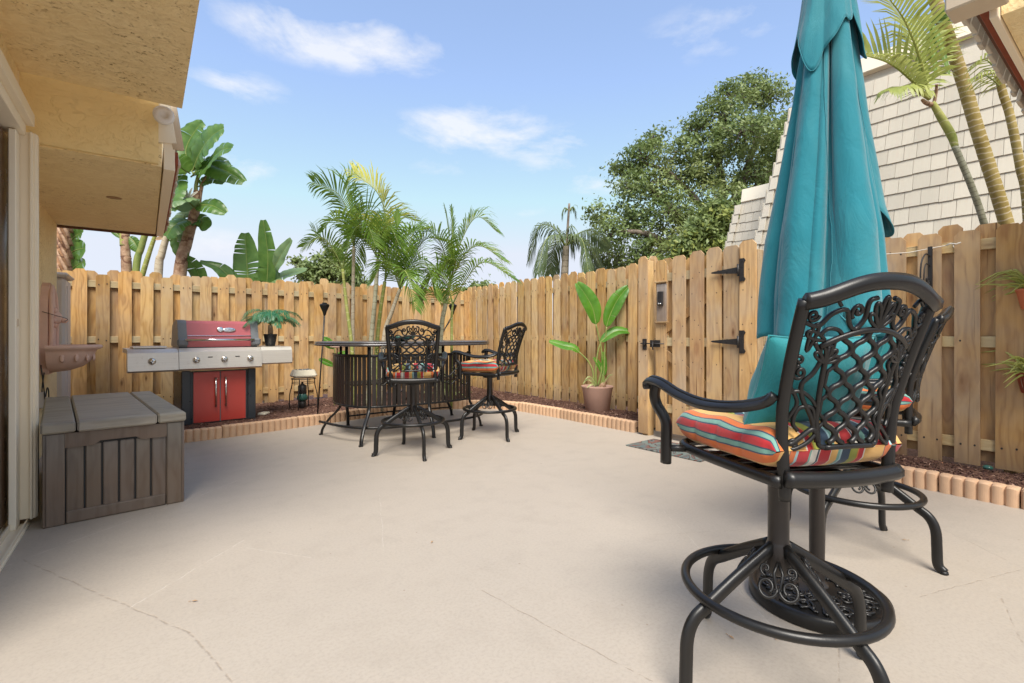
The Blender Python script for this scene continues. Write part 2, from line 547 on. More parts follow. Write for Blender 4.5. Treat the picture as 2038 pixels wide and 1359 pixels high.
def mat_concrete():
    """cream painted patio with score joints, hairline cracks, specks"""
    m, T = newmat('patio_paint')
    co = T.n('ShaderNodeTexCoord').outputs['Object']
    big = T.noise(co, .9, 4, .55)
    med = T.noise(co, 5.0, 5, .6)
    fine = T.noise(co, 160, 3, .6)
    c = T.mix(big, (.375, .326, .27), (.44, .385, .32))
    c = T.mix(T.math('MULTIPLY', T.math('SUBTRACT', med, .5, clamp=True), 1.2), c, (.30, .26, .215))
    sp = T.n('ShaderNodeTexVoronoi', {'Vector': co, 'Scale': 9.0})
    spk = T.math('MULTIPLY', T.math('LESS_THAN', sp.outputs['Distance'], .045), T.math('GREATER_THAN', T.n('ShaderNodeSeparateColor', {0: sp.outputs['Color']}).outputs[0], .62))
    sp2 = T.n('ShaderNodeTexVoronoi', {'Vector': co, 'Scale': 3.1})
    spk2 = T.math('MULTIPLY', T.math('LESS_THAN', sp2.outputs['Distance'], .022), T.math('GREATER_THAN', T.n('ShaderNodeSeparateColor', {0: sp2.outputs['Color']}).outputs[1], .5))
    c = T.mix(T.math('MULTIPLY', spk, .55), c, (.22, .15, .1))
    c = T.mix(T.math('MULTIPLY', spk2, .75), c, (.14, .09, .06))
    gr = T.noise(co, 75, 4, .7)
    c = T.mix(T.math('MULTIPLY', T.math('SUBTRACT', gr, .45, clamp=True), 1.3), c, (.25, .215, .18))
    stn = T.noise(co, 1.9, 6, .7, .8)
    c = T.mix(T.math('MULTIPLY', T.math('SUBTRACT', stn, .56, clamp=True), 1.3), c, (.30, .255, .205))
    # faint broom and foot marks
    scuff = T.noise(T.mapping(co, scale=(1.2, 6, 1), rot=(0, 0, R(38))), 3.0, 6, .65)
    c = T.mix(T.math('MULTIPLY', T.math('SUBTRACT', scuff, .58, clamp=True), 1.0), c, (.44, .395, .34))
    h = T.math('MULTIPLY', fine, .18)
    wob = T.n('ShaderNodeTexNoise', {'Vector': co, 'Scale': 7.0, 'Detail': 6, 'Roughness': .65}).outputs['Color']
    wv = T.vmath('SUBTRACT', wob, (.5, .5, .5))
    pp = T.vmath('ADD', co, T.vmath('MULTIPLY', wv, (.035, .035, 0)))
    #        x0     y0     x1     y1    width  kind (0 pale score, 1 dark joint)
    segs = [(-.60, 3.25, .31, 3.96, .005, 0), (-.48, 3.335, .13, 2.155, .006, 1), (.13, 2.155, .26, 1.60, .006, 1), (-.05, 2.50, .42, 2.95, .005, 0),
            (1.157, 1.76, 1.219, 1.375, .005, 1), (1.219, 1.375, 1.29, .95, .0045, 1), (1.28, 3.22, .96, 2.36, .003, 0), (1.70, .60, 2.02, .72, .005, 1),
            (2.36, 3.47, 2.95, 4.02, .003, 0), (.414, 2.84, .653, 2.52, .0035, 0), (2.852, .415, 2.50, .31, .005, 1), (2.60, .62, 3.30, .40, .004, 1), (3.3, .4, 3.6, .75, .003, 1),
            (.31, 3.96, 1.1, 4.7, .004, 0), (1.9, .9, 2.6, 1.9, .0025, 0), (2.2, 1.7, 3.0, 1.25, .003, 1)]
    for x0, y0, x1, y1, w, kd in segs:
        a = Vector((x0, y0, 0)); b = Vector((x1, y1, 0)); L = (b - a).length; dr = (b - a) / L
        q = T.vmath('SUBTRACT', pp, a)
        tt = T.math('MINIMUM', T.math('MAXIMUM', T.vmath('DOT_PRODUCT', q, dr), 0.0), L)
        sc = T.n('ShaderNodeVectorMath', {0: dr, 'Scale': tt}, operation='SCALE').outputs[0]
        flat = T.vmath('MULTIPLY', T.vmath('SUBTRACT', q, sc), (1, 1, 0))
        dist = T.vmath('LENGTH', flat)
        mk = T.math('SUBTRACT', 1.0, T.math('DIVIDE', dist, w), clamp=True)
        brk = T.math('MULTIPLY', T.math('SUBTRACT', T.noise(co, 16 + kd * 6, 3, .6), .40, clamp=True), 6, clamp=True)
        mk = T.math('MULTIPLY', mk, brk)
        if kd:
            c = T.mix(T.math('MULTIPLY', mk, .42), c, (.20, .145, .10))
            h = T.math('SUBTRACT', h, T.math('MULTIPLY', mk, 1.2))
        else:
            c = T.mix(T.math('MULTIPLY', mk, .6), c, (.55, .50, .44))
            h = T.math('ADD', h, T.math('MULTIPLY', mk, .6))
    finish(T, c, T.math('ADD', T.math('MULTIPLY', med, .25), .42), h, .35, .004, spec=.35)
    return m


def mat_mulch(name, a, b):
    m, T = newmat(name)
    co = T.n('ShaderNodeTexCoord').outputs['Object']
    v = T.n('ShaderNodeTexVoronoi', {'Vector': T.mapping(co, scale=(1, 1, 1)), 'Scale': 60})
    cc = T.n('ShaderNodeSeparateColor', {0: v.outputs['Color']}).outputs[0]
    c = T.mix(cc, a, b)
    finish(T, c, .8, v.outputs['Distance'], .8, .01, spec=.3)
    return m


def mat_leaf(name, c1, c2, rough=.4, vein=False, trans=.25, scale=6, spec=.5, yellow=None):
    m, T = newmat(name)
    co = T.n('ShaderNodeTexCoord').outputs['Object']
    rnd = T.n('ShaderNodeObjectInfo').outputs['Random']
    nz = T.noise(T.vmath('ADD', co, T.n('ShaderNodeCombineXYZ', {0: T.math('MULTIPLY', rnd, 20)}).outputs[0]), scale, 4, .6)
    c = T.mix(T.math('MULTIPLY', T.math('SUBTRACT', nz, .3, clamp=True), 2.2, clamp=True), c1, c2)
    if yellow:
        c = T.mix(T.math('MULTIPLY', T.math('SUBTRACT', T.noise(co, scale * .35, 2), .56, clamp=True), 6, clamp=True), c, yellow)
    b = T.n('ShaderNodeBsdfPrincipled', {'Base Color': c, 'Roughness': rough, 'Specular IOR Level': spec})
    tr = T.n('ShaderNodeBsdfTranslucent', {'Color': T.mix(.5, c, [min(1, x * 2.2) for x in c2])})
    mx = T.n('ShaderNodeMixShader', {0: trans, 1: b.outputs[0], 2: tr.outputs[0]})
    T.n('ShaderNodeOutputMaterial', {'Surface': mx.outputs[0]})
    return m


mat_stucco(); mat_stucco_rough(); mat_concrete()
mat_mulch('mulch_soil', (.085, .04, .028), (.17, .09, .065))
simple('mulch_chip', (.145, .075, .048), .8, var=.5, scale=5)
simple('mulch_chip_dark', (.085, .036, .026), .8, var=.5, scale=5)
simple('mulch_chip_pale', (.36, .22, .16), .8, var=.4, scale=5)
simple('terracotta_edging', (.54, .355, .225), .85, var=.2, scale=18, spec=.2, objvar=.20)
simple('black_metal', (.0075, .0068, .0062), .40, var=.35, scale=9, spec=.42, coat=.10)
simple('bronze_metal', (.018, .0135, .011), .42, var=.3, scale=9, spec=.45, coat=.1)
simple('black_iron', (.022, .019, .018), .5, var=.2)
simple('nail_metal', (.035, .028, .024), .6)
simple('trim_paint', (.82, .72, .55), .45, var=.05, scale=5, bstr=.04)
simple('trim_paint_pale', (.85, .77, .62), .45, var=.05, scale=5, bstr=.04)
simple('white_vinyl', (.76, .73, .69), .4, var=.04)
simple('eave_fascia', (.58, .47, .34), .5, var=.06)
simple('brown_glass', (.045, .028, .018), .12, var=.3, spec=.6)
simple('red_wood', (.24, .05, .02), .7, var=.4, scale=20)
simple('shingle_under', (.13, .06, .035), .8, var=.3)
simple('plastic_beige', (.66, .60, .55), .5, var=.05, scale=4)
simple('pink_cement', (.74, .50, .40), .8, var=.12, scale=9, spec=.25, bstr=.3)
simple('cord_black', (.02, .02, .02), .5)
simple('grey_white_paint', (.80, .80, .78), .6, var=.04)
simple('grill_black', (.035, .042, .05), .3, var=.15, spec=.5)
simple('grill_grey', (.17, .18, .19), .4, var=.1)
simple('chrome', (.72, .71, .69), .18, metallic=1.0, var=.06)
simple('rubber', (.018, .018, .018), .7)
simple('pot_black', (.02, .02, .022), .4)
simple('pot_clay', (.42, .26, .20), .7, var=.15, scale=10)
simple('pot_orange', (.55, .16, .07), .7, var=.1)
simple('stone_cream', (.72, .66, .52), .6, var=.12, scale=14)
simple('bark_palm', (.30, .22, .15), .8, var=.3)
simple('soil', (.06, .035, .022), .9, var=.3, scale=30)
simple('green_glass', (.03, .11, .09), .12, var=.4, spec=.6)
simple('rope', (.70, .66, .58), .8)
simple('far_white', (.75, .76, .77), .6)
simple('dry_leaf', (.40, .24, .12), .8, var=.3)
simple('terracotta_leaf', (.55, .25, .12), .8)
simple('table_top', (.060, .055, .056), .28, var=.2, coat=.3)
simple('door_dark', (.10, .055, .03), .25, var=.25)


def mat_red(name, col, rough):
    m, T = newmat(name)
    co = T.n('ShaderNodeTexCoord').outputs['Object']
    c = T.mix(T.noise(co, 3, 3), [x * .88 for x in col], col)
    sp = T.n('ShaderNodeTexVoronoi', {'Vector': co, 'Scale': 28})
    dots = T.math('MULTIPLY', T.math('LESS_THAN', sp.outputs['Distance'], .10), T.math('GREATER_THAN', T.n('ShaderNodeSeparateColor', {0: sp.outputs['Color']}).outputs[0], .82))
    c = T.mix(T.math('MULTIPLY', dots, .6), c, (.5, .33, .25))
    b = finish(T, c, rough, spec=.5, coat=.3)
    return m


mat_red('grill_red', (.56, .062, .045), .34)
mat_red('grill_red_lid', (.50, .12, .13), .22)


def mat_steel():
    m, T = newmat('stainless')
    co = T.n('ShaderNodeTexCoord').outputs['Object']
    br = T.noise(T.mapping(co, scale=(2, 40, 180)), 1.0, 3, .6)
    rust = T.noise(co, 22, 6, .75)
    rm = T.math('MULTIPLY', T.math('SUBTRACT', rust, .60, clamp=True), 5, clamp=True)
    c = T.mix(br, (.66, .59, .50), (.86, .80, .71))
    c = T.mix(T.math('MULTIPLY', rm, .55), c, (.36, .22, .12))
    finish(T, c, T.math('ADD', T.math('MULTIPLY', rm, .4), .42), br, .1, .002, metallic=T.math('SUBTRACT', .62, T.math('MULTIPLY', rm, .6)))
mat_steel()


def mat_fabric(name, col, var=.12, fade=None):
    m, T = newmat(name)
    co = T.n('ShaderNodeTexCoord').outputs['Object']
    nz = T.noise(co, 3.0, 4, .6)
    c = T.mix(nz, [x * (1 - var) for x in col], [x * (1 + var) for x in col])
    if fade:
        c = T.mix(T.math('MULTIPLY', T.math('SUBTRACT', T.noise(T.mapping(co, scale=(1, 1, .35)), 4.5, 3), .48, clamp=True), 2.2, clamp=True), c, fade)
    dirt = T.n('ShaderNodeTexVoronoi', {'Vector': co, 'Scale': 9})
    dm = T.math('MULTIPLY', T.math('LESS_THAN', dirt.outputs['Distance'], .03), .6)
    c = T.mix(dm, c, (.05, .06, .06))
    wv = T.noise(co, 420, 2, .5)
    wr = T.noise(T.mapping(co, scale=(1, 1, .45)), 8, 6, .6, 1.6)
    finish(T, c, .75, T.math('ADD', T.math('MULTIPLY', wv, .06), T.math('MULTIPLY', wr, .9)), .55, .016, spec=.25, sheen=.25)
mat_fabric('teal_canvas', (.008, .17, .215), .20, fade=(.065, .27, .295))
mat_fabric('teal_pillow', (.02, .22, .24), .12, fade=(.06, .29, .29))

STRIPES = [  # (width, colour)
    (.030, 'O'), (.004, 'N'), (.014, 'T'), (.003, 'N'), (.026, 'R'), (.003, 'N'), (.014, 'T'), (.004, 'N'), (.022, 'O'), (.004, 'N'), (.068, 'Y'),
    (.003, 'W'), (.019, 'R'), (.004, 'O'), (.030, 'G'), (.030, 'N'), (.007, 'A'), (.008, 'T'), (.024, 'Y'), (.003, 'W'), (.040, 'R'), (.003, 'W'),
    (.006, 'N'), (.020, 'W'), (.024, 'T'), (.024, 'N'), (.005, 'A'), (.052, 'R'), (.010, 'A'), (.020, 'O'), (.003, 'N'), (.040, 'Y')]
SC = {'O': (.60, .14, .03), 'N': (.02, .055, .10), 'T': (.15, .33, .28), 'R': (.45, .012, .025), 'Y': (.64, .37, .11), 'W': (.66, .63, .55), 'G': (.25, .27, .035), 'A': (.30, .48, .50)}


def mat_stripes():
    m, T = newmat('striped_fabric')
    uv = T.n('ShaderNodeUVMap').outputs[0]
    tot = sum(w for w, _ in STRIPES)
    x = T.n('ShaderNodeSeparateXYZ', {0: uv}).outputs[0]
    co = T.n('ShaderNodeTexCoord').outputs['Object']
    stops, acc = [], 0
    for w, k in STRIPES:
        stops.append((acc / tot, SC[k]))
        acc += w
    c = T.ramp(x, stops, 'CONSTANT')
    c = T.mix(T.math('MULTIPLY', T.noise(co, 14, 4), .10), c, (.55, .42, .28))
    finish(T, c, .8, T.math('ADD', T.math('MULTIPLY', T.noise(co, 500, 2), .05), T.math('MULTIPLY', T.noise(co, 22, 3, .5, .5), .5)), .3, .008, spec=.2, sheen=.2)
mat_stripes()

mat_leaf('areca_leaf', (.07, .155, .02), (.20, .31, .045), .38, yellow=(.30, .34, .05))
mat_leaf('areca_yellow', (.34, .36, .05), (.52, .48, .08), .45)
mat_leaf('palm_leaf_pale', (.20, .26, .06), (.42, .44, .12), .5)
mat_leaf('queen_leaf', (.085, .13, .05), (.17, .22, .09), .5)
mat_leaf('banana_leaf', (.05, .13, .022), (.13, .235, .045), .35)
mat_leaf('banana_leaf_pale', (.12, .21, .09), (.22, .32, .13), .4)
mat_leaf('bright_leaf', (.05, .17, .014), (.12, .29, .025), .35)
mat_leaf('oak_leaf', (.085, .145, .035), (.26, .32, .11), .5, scale=.9, trans=.2, yellow=(.20, .20, .055))
mat_leaf('bush_leaf', (.11, .17, .05), (.26, .31, .10), .5, scale=1.5, trans=.2)
mat_leaf('fake_leaf', (.02, .12, .055), (.06, .22, .10), .4, scale=12)
mat_leaf('succulent_leaf', (.36, .42, .09), (.60, .58, .20), .5, scale=14)
mat_leaf('variegated_leaf', (.24, .32, .08), (.62, .60, .32), .45, scale=18)
mat_leaf('stalk_green', (.16, .24, .06), (.32, .34, .10), .45, scale=10, trans=.05)
mat_leaf('flower_white', (.62, .55, .50), (.80, .72, .66), .5, scale=9)


def mat_trunk(name, a, b, ringcol, freq, scale=8, ringw=.18):
    m, T = newmat(name)
    co = T.n('ShaderNodeTexCoord').outputs['Object']
    uv = T.n('ShaderNodeUVMap').outputs[0]
    v = T.n('ShaderNodeSeparateXYZ', {0: uv}).outputs[1]
    nz = T.noise(co, scale, 5, .65)
    w = T.math('FRACT', T.math('ADD', T.math('MULTIPLY', v, freq), T.math('MULTIPLY', T.noise(co, 5, 3), 1.5)))
    ring = T.math('LESS_THAN', w, ringw)
    c = T.ramp(nz, [(.3, a), (.7, b)])
    c = T.mix(T.math('MULTIPLY', ring, .75), c, ringcol)
    finish(T, c, .75, T.math('ADD', T.math('MULTIPLY', w, .8), T.math('MULTIPLY', nz, .4)), .6, .012, spec=.25)
    return m


mat_trunk('trunk_ringed', (.26, .19, .05), (.42, .33, .13), (.60, .52, .38), 17.0)
mat_trunk('trunk_young', (.20, .20, .12), (.40, .40, .30), (.12, .11, .07), 22.0, ringw=.14)
mat_trunk('cane_green', (.22, .27, .06), (.42, .42, .14), (.50, .47, .28), 9.0, ringw=.08)
mat_trunk('cane_pale', (.44, .37, .26), (.62, .55, .42), (.30, .22, .14), 9.0, ringw=.08)
mat_trunk('cane_grey', (.30, .30, .20), (.52, .50, .36), (.22, .2, .12), 11.0, ringw=.12)
mat_trunk('banana_trunk', (.20, .10, .055), (.52, .36, .24), (.12, .05, .03), 2.6, scale=14, ringw=.16)
mat_trunk('oak_bark', (.14, .11, .085), (.26, .21, .17), (.10, .08, .06), 3.0, ringw=.1)
mat_trunk('queen_trunk', (.26, .22, .16), (.40, .35, .27), (.16, .13, .09), 6.0)
mat_trunk('twist_trunk', (.24, .11, .05), (.55, .33, .19), (.11, .05, .03), 1.3, scale=12, ringw=.12)


def mat_shingle():
    m, T = newmat('shingle_paint')
    co = T.n('ShaderNodeTexCoord').outputs['Object']
    rnd = T.n('ShaderNodeObjectInfo').outputs['Random']
    p = T.vmath('ADD', co, T.n('ShaderNodeCombineXYZ', {0: T.math('MULTIPLY', rnd, 31)}).outputs[0])
    st = T.noise(T.mapping(p, scale=(60, 60, 3)), 1.0, 4, .6)
    c = T.mix(st, (.65, .60, .50), (.53, .48, .39))
    k = T.math('ADD', T.math('MULTIPLY', rnd, .14), .90)
    c = T.vmath('MULTIPLY', c, T.n('ShaderNodeCombineXYZ', {0: k, 1: k, 2: k}).outputs[0])
    c = T.mix(T.math('MULTIPLY', T.math('SUBTRACT', T.noise(p, 5, 4), .55, clamp=True), 1.5, clamp=True), c, (.62, .48, .38))
    finish(T, c, .7, st, .5, .006, spec=.25)
mat_shingle()


def mat_doormat():
    m, T = newmat('doormat_pile')
    co = T.n('ShaderNodeTexCoord').outputs['Object']
    v = T.noise(co, 3.4, 2, .4, 1.6)
    band = T.math('FRACT', T.math('MULTIPLY', v, 9))
    line = T.math('LESS_THAN', band, .13)
    c = T.ramp(T.math('FRACT', T.math('MULTIPLY', v, 4.5)), [(0, (.15, .18, .165)), (.35, (.17, .155, .14)), (.6, (.11, .145, .145)), (.8, (.17, .09, .075))], 'CONSTANT')
    c = T.mix(line, c, (.035, .03, .03))
    finish(T, c, .95, T.noise(co, 300, 3), .6, .004, spec=.1)
mat_doormat()
M = MATS

# ------------------------------------------------------------------ ground, patio, beds
MB().add([(-400, -400, -.06), (400, -400, -.06), (400, 400, -.06), (-400, 400, -.06)], [(0, 1, 2, 3)]).build('ground', M['mulch_soil'], kind='structure')
MB().box((1.9, 2.0, -.03), (6.6, 13.4, .06)).build('patio', M['patio_paint'], kind='structure')

# inner (patio-side) line of the scalloped edging, two runs: before and after the gate
EDGE_A = curve([(-.55, 5.93, 0), (.3, 5.945, 0), (.95, 6.02, 0), (1.7, 6.17, 0), (2.6, 6.33, 0), (3.35, 6.36, 0), (3.9, 6.12, 0), (4.22, 5.72, 0), (4.32, 5.1, 0), (4.34, 4.3, 0), (4.36, 3.50, 0)], 24)
EDGE_B = curve([(4.40, 2.16, 0), (4.42, 1.4, 0), (4.41, .7, 0), (4.38, 0, 0), (4.38, -.7, 0)], 24)


def resample(pts, step):
    out, acc = [pts[0]], 0.0
    d = 0
    for a, b in zip(pts[:-1], pts[1:]):
        L = (b - a).length
        t = step - d
        while t <= L:
            out.append(a + (b - a) * (t / L))
            t += step
        d = (d + L) % step
    return out


def bed(name, edge, outer, n_chips, seed):
    """mulch: a lumpy sheet plus thousands of shredded chips, between the edging and the fence"""
    rnd = random.Random(seed)
    N = 46
    E = [edge[int(i * (len(edge) - 1) / N)] for i in range(N + 1)]
    O = []
    L = [0]
    for a, b in zip(outer[:-1], outer[1:]):
        L.append(L[-1] + (Vector(b) - Vector(a)).length)
    for i in range(N + 1):
        t = L[-1] * i / N
        k = max(j for j in range(len(L) - 1) if L[j] <= t + 1e-9)
        O.append(Vector(outer[k]).lerp(Vector(outer[k + 1]), (t - L[k]) / (L[k + 1] - L[k])))
    K = 14
    def pt(i, t):
        j = min(int(i), N - 1); f = i - j
        p = (E[j].lerp(E[j + 1], f)).lerp(O[j].lerp(O[j + 1], f), t)
        z = .045 + .035 * math.sin(PI * t) + .022 * mnoise.noise(Vector((p.x * 3, p.y * 3, 0))) + .012 * mnoise.noise(Vector((p.x * 13, p.y * 13, 3)))
        return Vector((p.x, p.y, z))
    vs = [pt(i * 1.0, j / K) for i in range(N + 1) for j in range(K + 1)]
    fs = [(i * (K + 1) + j, (i + 1) * (K + 1) + j, (i + 1) * (K + 1) + j + 1, i * (K + 1) + j + 1) for i in range(N) for j in range(K)]
    mb = MB().add(vs, fs, 0, True)
    mb.build(name, M['mulch_soil'], kind='structure')
    cb = MB()
    for _ in range(n_chips):
        p = pt(rnd.uniform(0, N), rnd.uniform(.015, .995))
        l, w, h = rnd.uniform(.012, .042), rnd.uniform(.004, .010), rnd.uniform(.002, .005)
        Rm = (Matrix.Rotation(rnd.uniform(0, PI), 3, 'Z') @ Matrix.Rotation(rnd.gauss(0, .35), 3, 'Y') @ Matrix.Rotation(rnd.gauss(0, .4), 3, 'X'))
        cb.box(p + Vector((0, 0, rnd.uniform(-.001, .010))), (l, w, h), Rm, mi=rnd.choice((0, 0, 0, 1, 1, 1, 2 if rnd.random() < .5 else 0)))
    o = cb.build('mulch_chips', [M['mulch_chip'], M['mulch_chip_dark'], M['mulch_chip_pale']], kind='stuff')
    return tag(o, 'loose red brown bark mulch between the terracotta edging and the board fence', 'mulch')


FX = 5.22            # plane of the long right-hand fence
BY0, BY1 = 8.12, 8.40  # back fence runs from (-1.2, BY0) to (FX, BY1)
bed('mulch_bed', [p + Vector((.04, .03, 0)) for p in EDGE_A], [(-.55, 8.2, 0), (5.25, 8.45, 0), (5.25, 3.45, 0)], 15000, 3)
bed('mulch_bed', [p + Vector((.03, 0, 0)) for p in EDGE_B], [(5.25, 2.16, 0), (5.25, -.7, 0)], 6500, 5)


# scalloped edging stones
def edging_mesh(nf, L, H, seed):
    rnd = random.Random(seed)
    mb = MB()
    pts_top, n = [], nf * 6
    front, back = [], []
    for i in range(n + 1):
        t = i / n
        x = (t - .5) * L
        ph = (t * nf) % 1.0
        b = math.sqrt(max(0, 1 - (2 * ph - 1) ** 2)) if 0 < t < 1 else 0
        front.append((x, -.028 - .020 * b, H - .012 + .012 * b))
        back.append((x, .028, H - .004 + .004 * b))
    rows = []
    for x, y, z in front: rows.append((x, y, -.01))
    r1 = [(x, y, z - .010) for x, y, z in front]
    r2 = [(x, y + .012, z) for x, y, z in front]
    r3 = back
    r4 = [(x, y, -.01) for x, y, z in back]
    mb.loft([rows, r1, r2, r3, r4], closed=False, mi=0, smooth=False)
    for e in (0, -1):
        ring = [rows[e], r1[e], r2[e], r3[e], r4[e]]
        mb.add(ring, [(0, 1, 2, 3, 4) if e == 0 else (4, 3, 2, 1, 0)])
    return mb.mesh('edging_block', M['terracotta_edging'])


EDM = [edging_mesh(6, .395, .125, i) for i in range(2)]


def edging(label, pts, side):
    root = thing('garden_edging', label, 'edging', tuple(pts[0]))
    st = resample(pts, .402)
    rnd = random.Random(len(pts))
    for i, (a, b) in enumerate(zip(st[:-1], st[1:])):
        mid = (a + b) / 2
        ang = math.atan2(b.y - a.y, b.x - a.x)
        nrm = Vector((-math.sin(ang), math.cos(ang), 0)) * side
        p = mid + nrm * .045 - Vector(pts[0])
        put('edging_block', EDM[i % 2], root, (p.x, p.y, rnd.uniform(-.004, .004)), (rnd.gauss(0, .012), rnd.gauss(0, .012), ang + (0 if side > 0 else PI) + rnd.gauss(0, .006)))


edging('scalloped terracotta edging curving round the mulch bed behind the grill and bar table', EDGE_A, 1)
edging('short scalloped terracotta edging at the right, beside the hanging planters', EDGE_B, 1)
# ------------------------------------------------------------------ fences
def picket_mesh(w, H=1.0, cut=.03, t=.016, seed=0, bow=0.0):
    rnd = random.Random(seed)
    c1, c2 = cut * rnd.uniform(.8, 1.2), cut * rnd.uniform(.8, 1.2)
    hw = w / 2
    out = [(-hw, 0), (hw, 0), (hw, H - c1), (hw - c1 * .9, H - .002), (-hw + c2 * .9, H), (-hw, H - c2)]
    mb = MB()
    mb.prism(out, -t / 2, t / 2)
    return mb


PK = {}


def picket(w, H, seed, mat):
    key = (round(w, 3), round(H, 1), seed % 4, mat)
    if key not in PK:
        mb = picket_mesh(w, H, .032, .016, seed % 4)
        PK[key] = mb.mesh('picket', M[mat])
    return PK[key]


def rail_obj(name, a, b, sec, parent, base, mat='rail_wood'):
    a, b = Vector(a), Vector(b)
    L = (b - a).length
    ang = math.atan2(b.y - a.y, b.x - a.x)
    mb = MB().box((0, 0, 0), (L, sec[0], sec[1]), ch=.003)
    return mb.build(name, M[mat], parent, (a + b) / 2 - base, ang)


def fence(label, P0, P1, inward, top, bot, near, far, w=.138, posts=(), mats=('fence_wood',), rails=(1.80, 1.04, .24), cat='fence', nails=True, seed=1, group=None):
    """board-on-board fence: near/far = distances along P0->P1 of the pickets on each side of the rails"""
    P0, P1 = Vector(P0), Vector(P1)
    d = (P1 - P0); L = d.length; d.normalize()
    ang = math.atan2(d.y, d.x)
    inn = Vector(inward)
    root = thing('wooden_fence', label, cat, tuple(P0), 0, group)
    rnd = random.Random(seed)
    for k, z in enumerate(rails):
        rail_obj('rail', P0 + Vector((0, 0, z)), P1 + Vector((0, 0, z)), (.034, .085), root, P0)
    for s in posts:
        p = d * s - inn * .062
        MB().box((0, 0, .93), (.088, .088, 1.90), ch=.004).build('post', M['post_wood'], root, tuple(p), ang)
    nb = MB()
    for lst, side in ((near, 1), (far, -1)):
        for s in lst:
            H = top(s) + rnd.uniform(-.012, .012)
            b = (bot(s) + rnd.uniform(-.012, .02)) if side > 0 else bot(s) + .035 + rnd.uniform(0, .03)
            p = d * s + inn * side * .0265 + Vector((0, 0, b))
            me = picket(w, H - b, rnd.randint(0, 99), rnd.choice(mats))
            h0 = round(H - b, 1)
            put('picket', me, root, tuple(p), (rnd.gauss(0, .0022) , rnd.gauss(0, .003), ang + rnd.gauss(0, .012) + (PI if rnd.random() < .5 else 0)), scale=(rnd.uniform(.985, 1.01), 1, (H - b) / h0))
            if nails:
                for z in rails:
                    for q in (-.038, .040):
                        c = d * (s + q + rnd.gauss(0, .004)) + inn * (side * .0265 + .0085) + Vector((0, 0, z + rnd.gauss(0, .012)))
                        if side < 0: continue
                        a = d; bb = Vector((0, 0, 1))
                        nb.add([c + inn * .0012 + (a * math.cos(t * PI / 3) + bb * math.sin(t * PI / 3) * 1.25) * .0072 for t in range(6)], [tuple(range(6))])
    if nb.v:
        nb.build('nail_heads', M['nail_metal'], root, kind='stuff')
    return root


def frange(a, b, s):
    out = []
    while a < b:
        out.append(a); a += s
    return out


# right-hand (side) fence, far section from the gate return to the back corner; P0 at the near end
fence('long pale board fence on the right running from the gate back to the corner', (FX, 3.45, 0), (FX, 8.42, 0), (-1, 0, 0),
      lambda s: 1.985 + .03 * s / 5 , lambda s: .055, frange(.07, 5.0, .186), frange(.163, 4.98, .186), w=.145, posts=(.05, 1.75, 3.3, 4.9), mats=('fence_wood', 'fence_wood_pale', 'fence_wood_pale'), seed=11)
# back fence
bd = Vector((FX + 1.46, BY1 - BY0, 0)).length
fence('weathered board fence across the back behind the grill and palms', (-1.3, BY0, 0), (FX + .16, BY1 + .007, 0), (.045, -1, 0),
      lambda s: 1.885 + .13 * s / bd, lambda s: .05 + .02 * math.sin(s * 2), frange(.19, bd - .1, .2235), frange(.302, bd - .1, .2235), w=.138, posts=(.4, 2.8, 5.2), mats=('fence_wood', 'fence_wood', 'fence_wood_pale'), rails=(1.74, 1.03, .24), seed=12)
# near right section
fence('warm brown board fence on the right behind the umbrella and near stools', (FX, 2.20, 0), (FX, -.9, 0), (-1, 0, 0),
      lambda s: 1.945, lambda s: .06, [2.2 - y for y in (2.09, 1.86, 1.63, 1.40, 1.17, .94, .705, .47, .24, .01, -.22, -.45, -.68)],
      [2.2 - y for y in (1.975, 1.745, 1.515, 1.285, 1.055, .822, .587, .355, .125, -.105, -.335, -.565)], w=.152, posts=(.06, 1.5, 2.9), mats=('fence_wood_warm', 'fence_wood_warm', 'fence_wood'), seed=14)
# return panels either side of the gate
fence('short grey weathered fence return between the gate hinge post and the umbrella', (4.47, 2.18, 0), (5.16, 2.18, 0), (0, -1, 0),
      lambda s: 1.86, lambda s: .05, [.06, .27, .48, .66], [.165, .375, .57], w=.135, mats=('grey_wood',), seed=15)
fence('short fence return hidden behind the latch side of the gate', (4.47, 3.47, 0), (5.16, 3.47, 0), (0, -1, 0),
      lambda s: 1.95, lambda s: .05, [.06, .27, .48, .66], [.165, .375], w=.135, mats=('fence_wood',), seed=16)


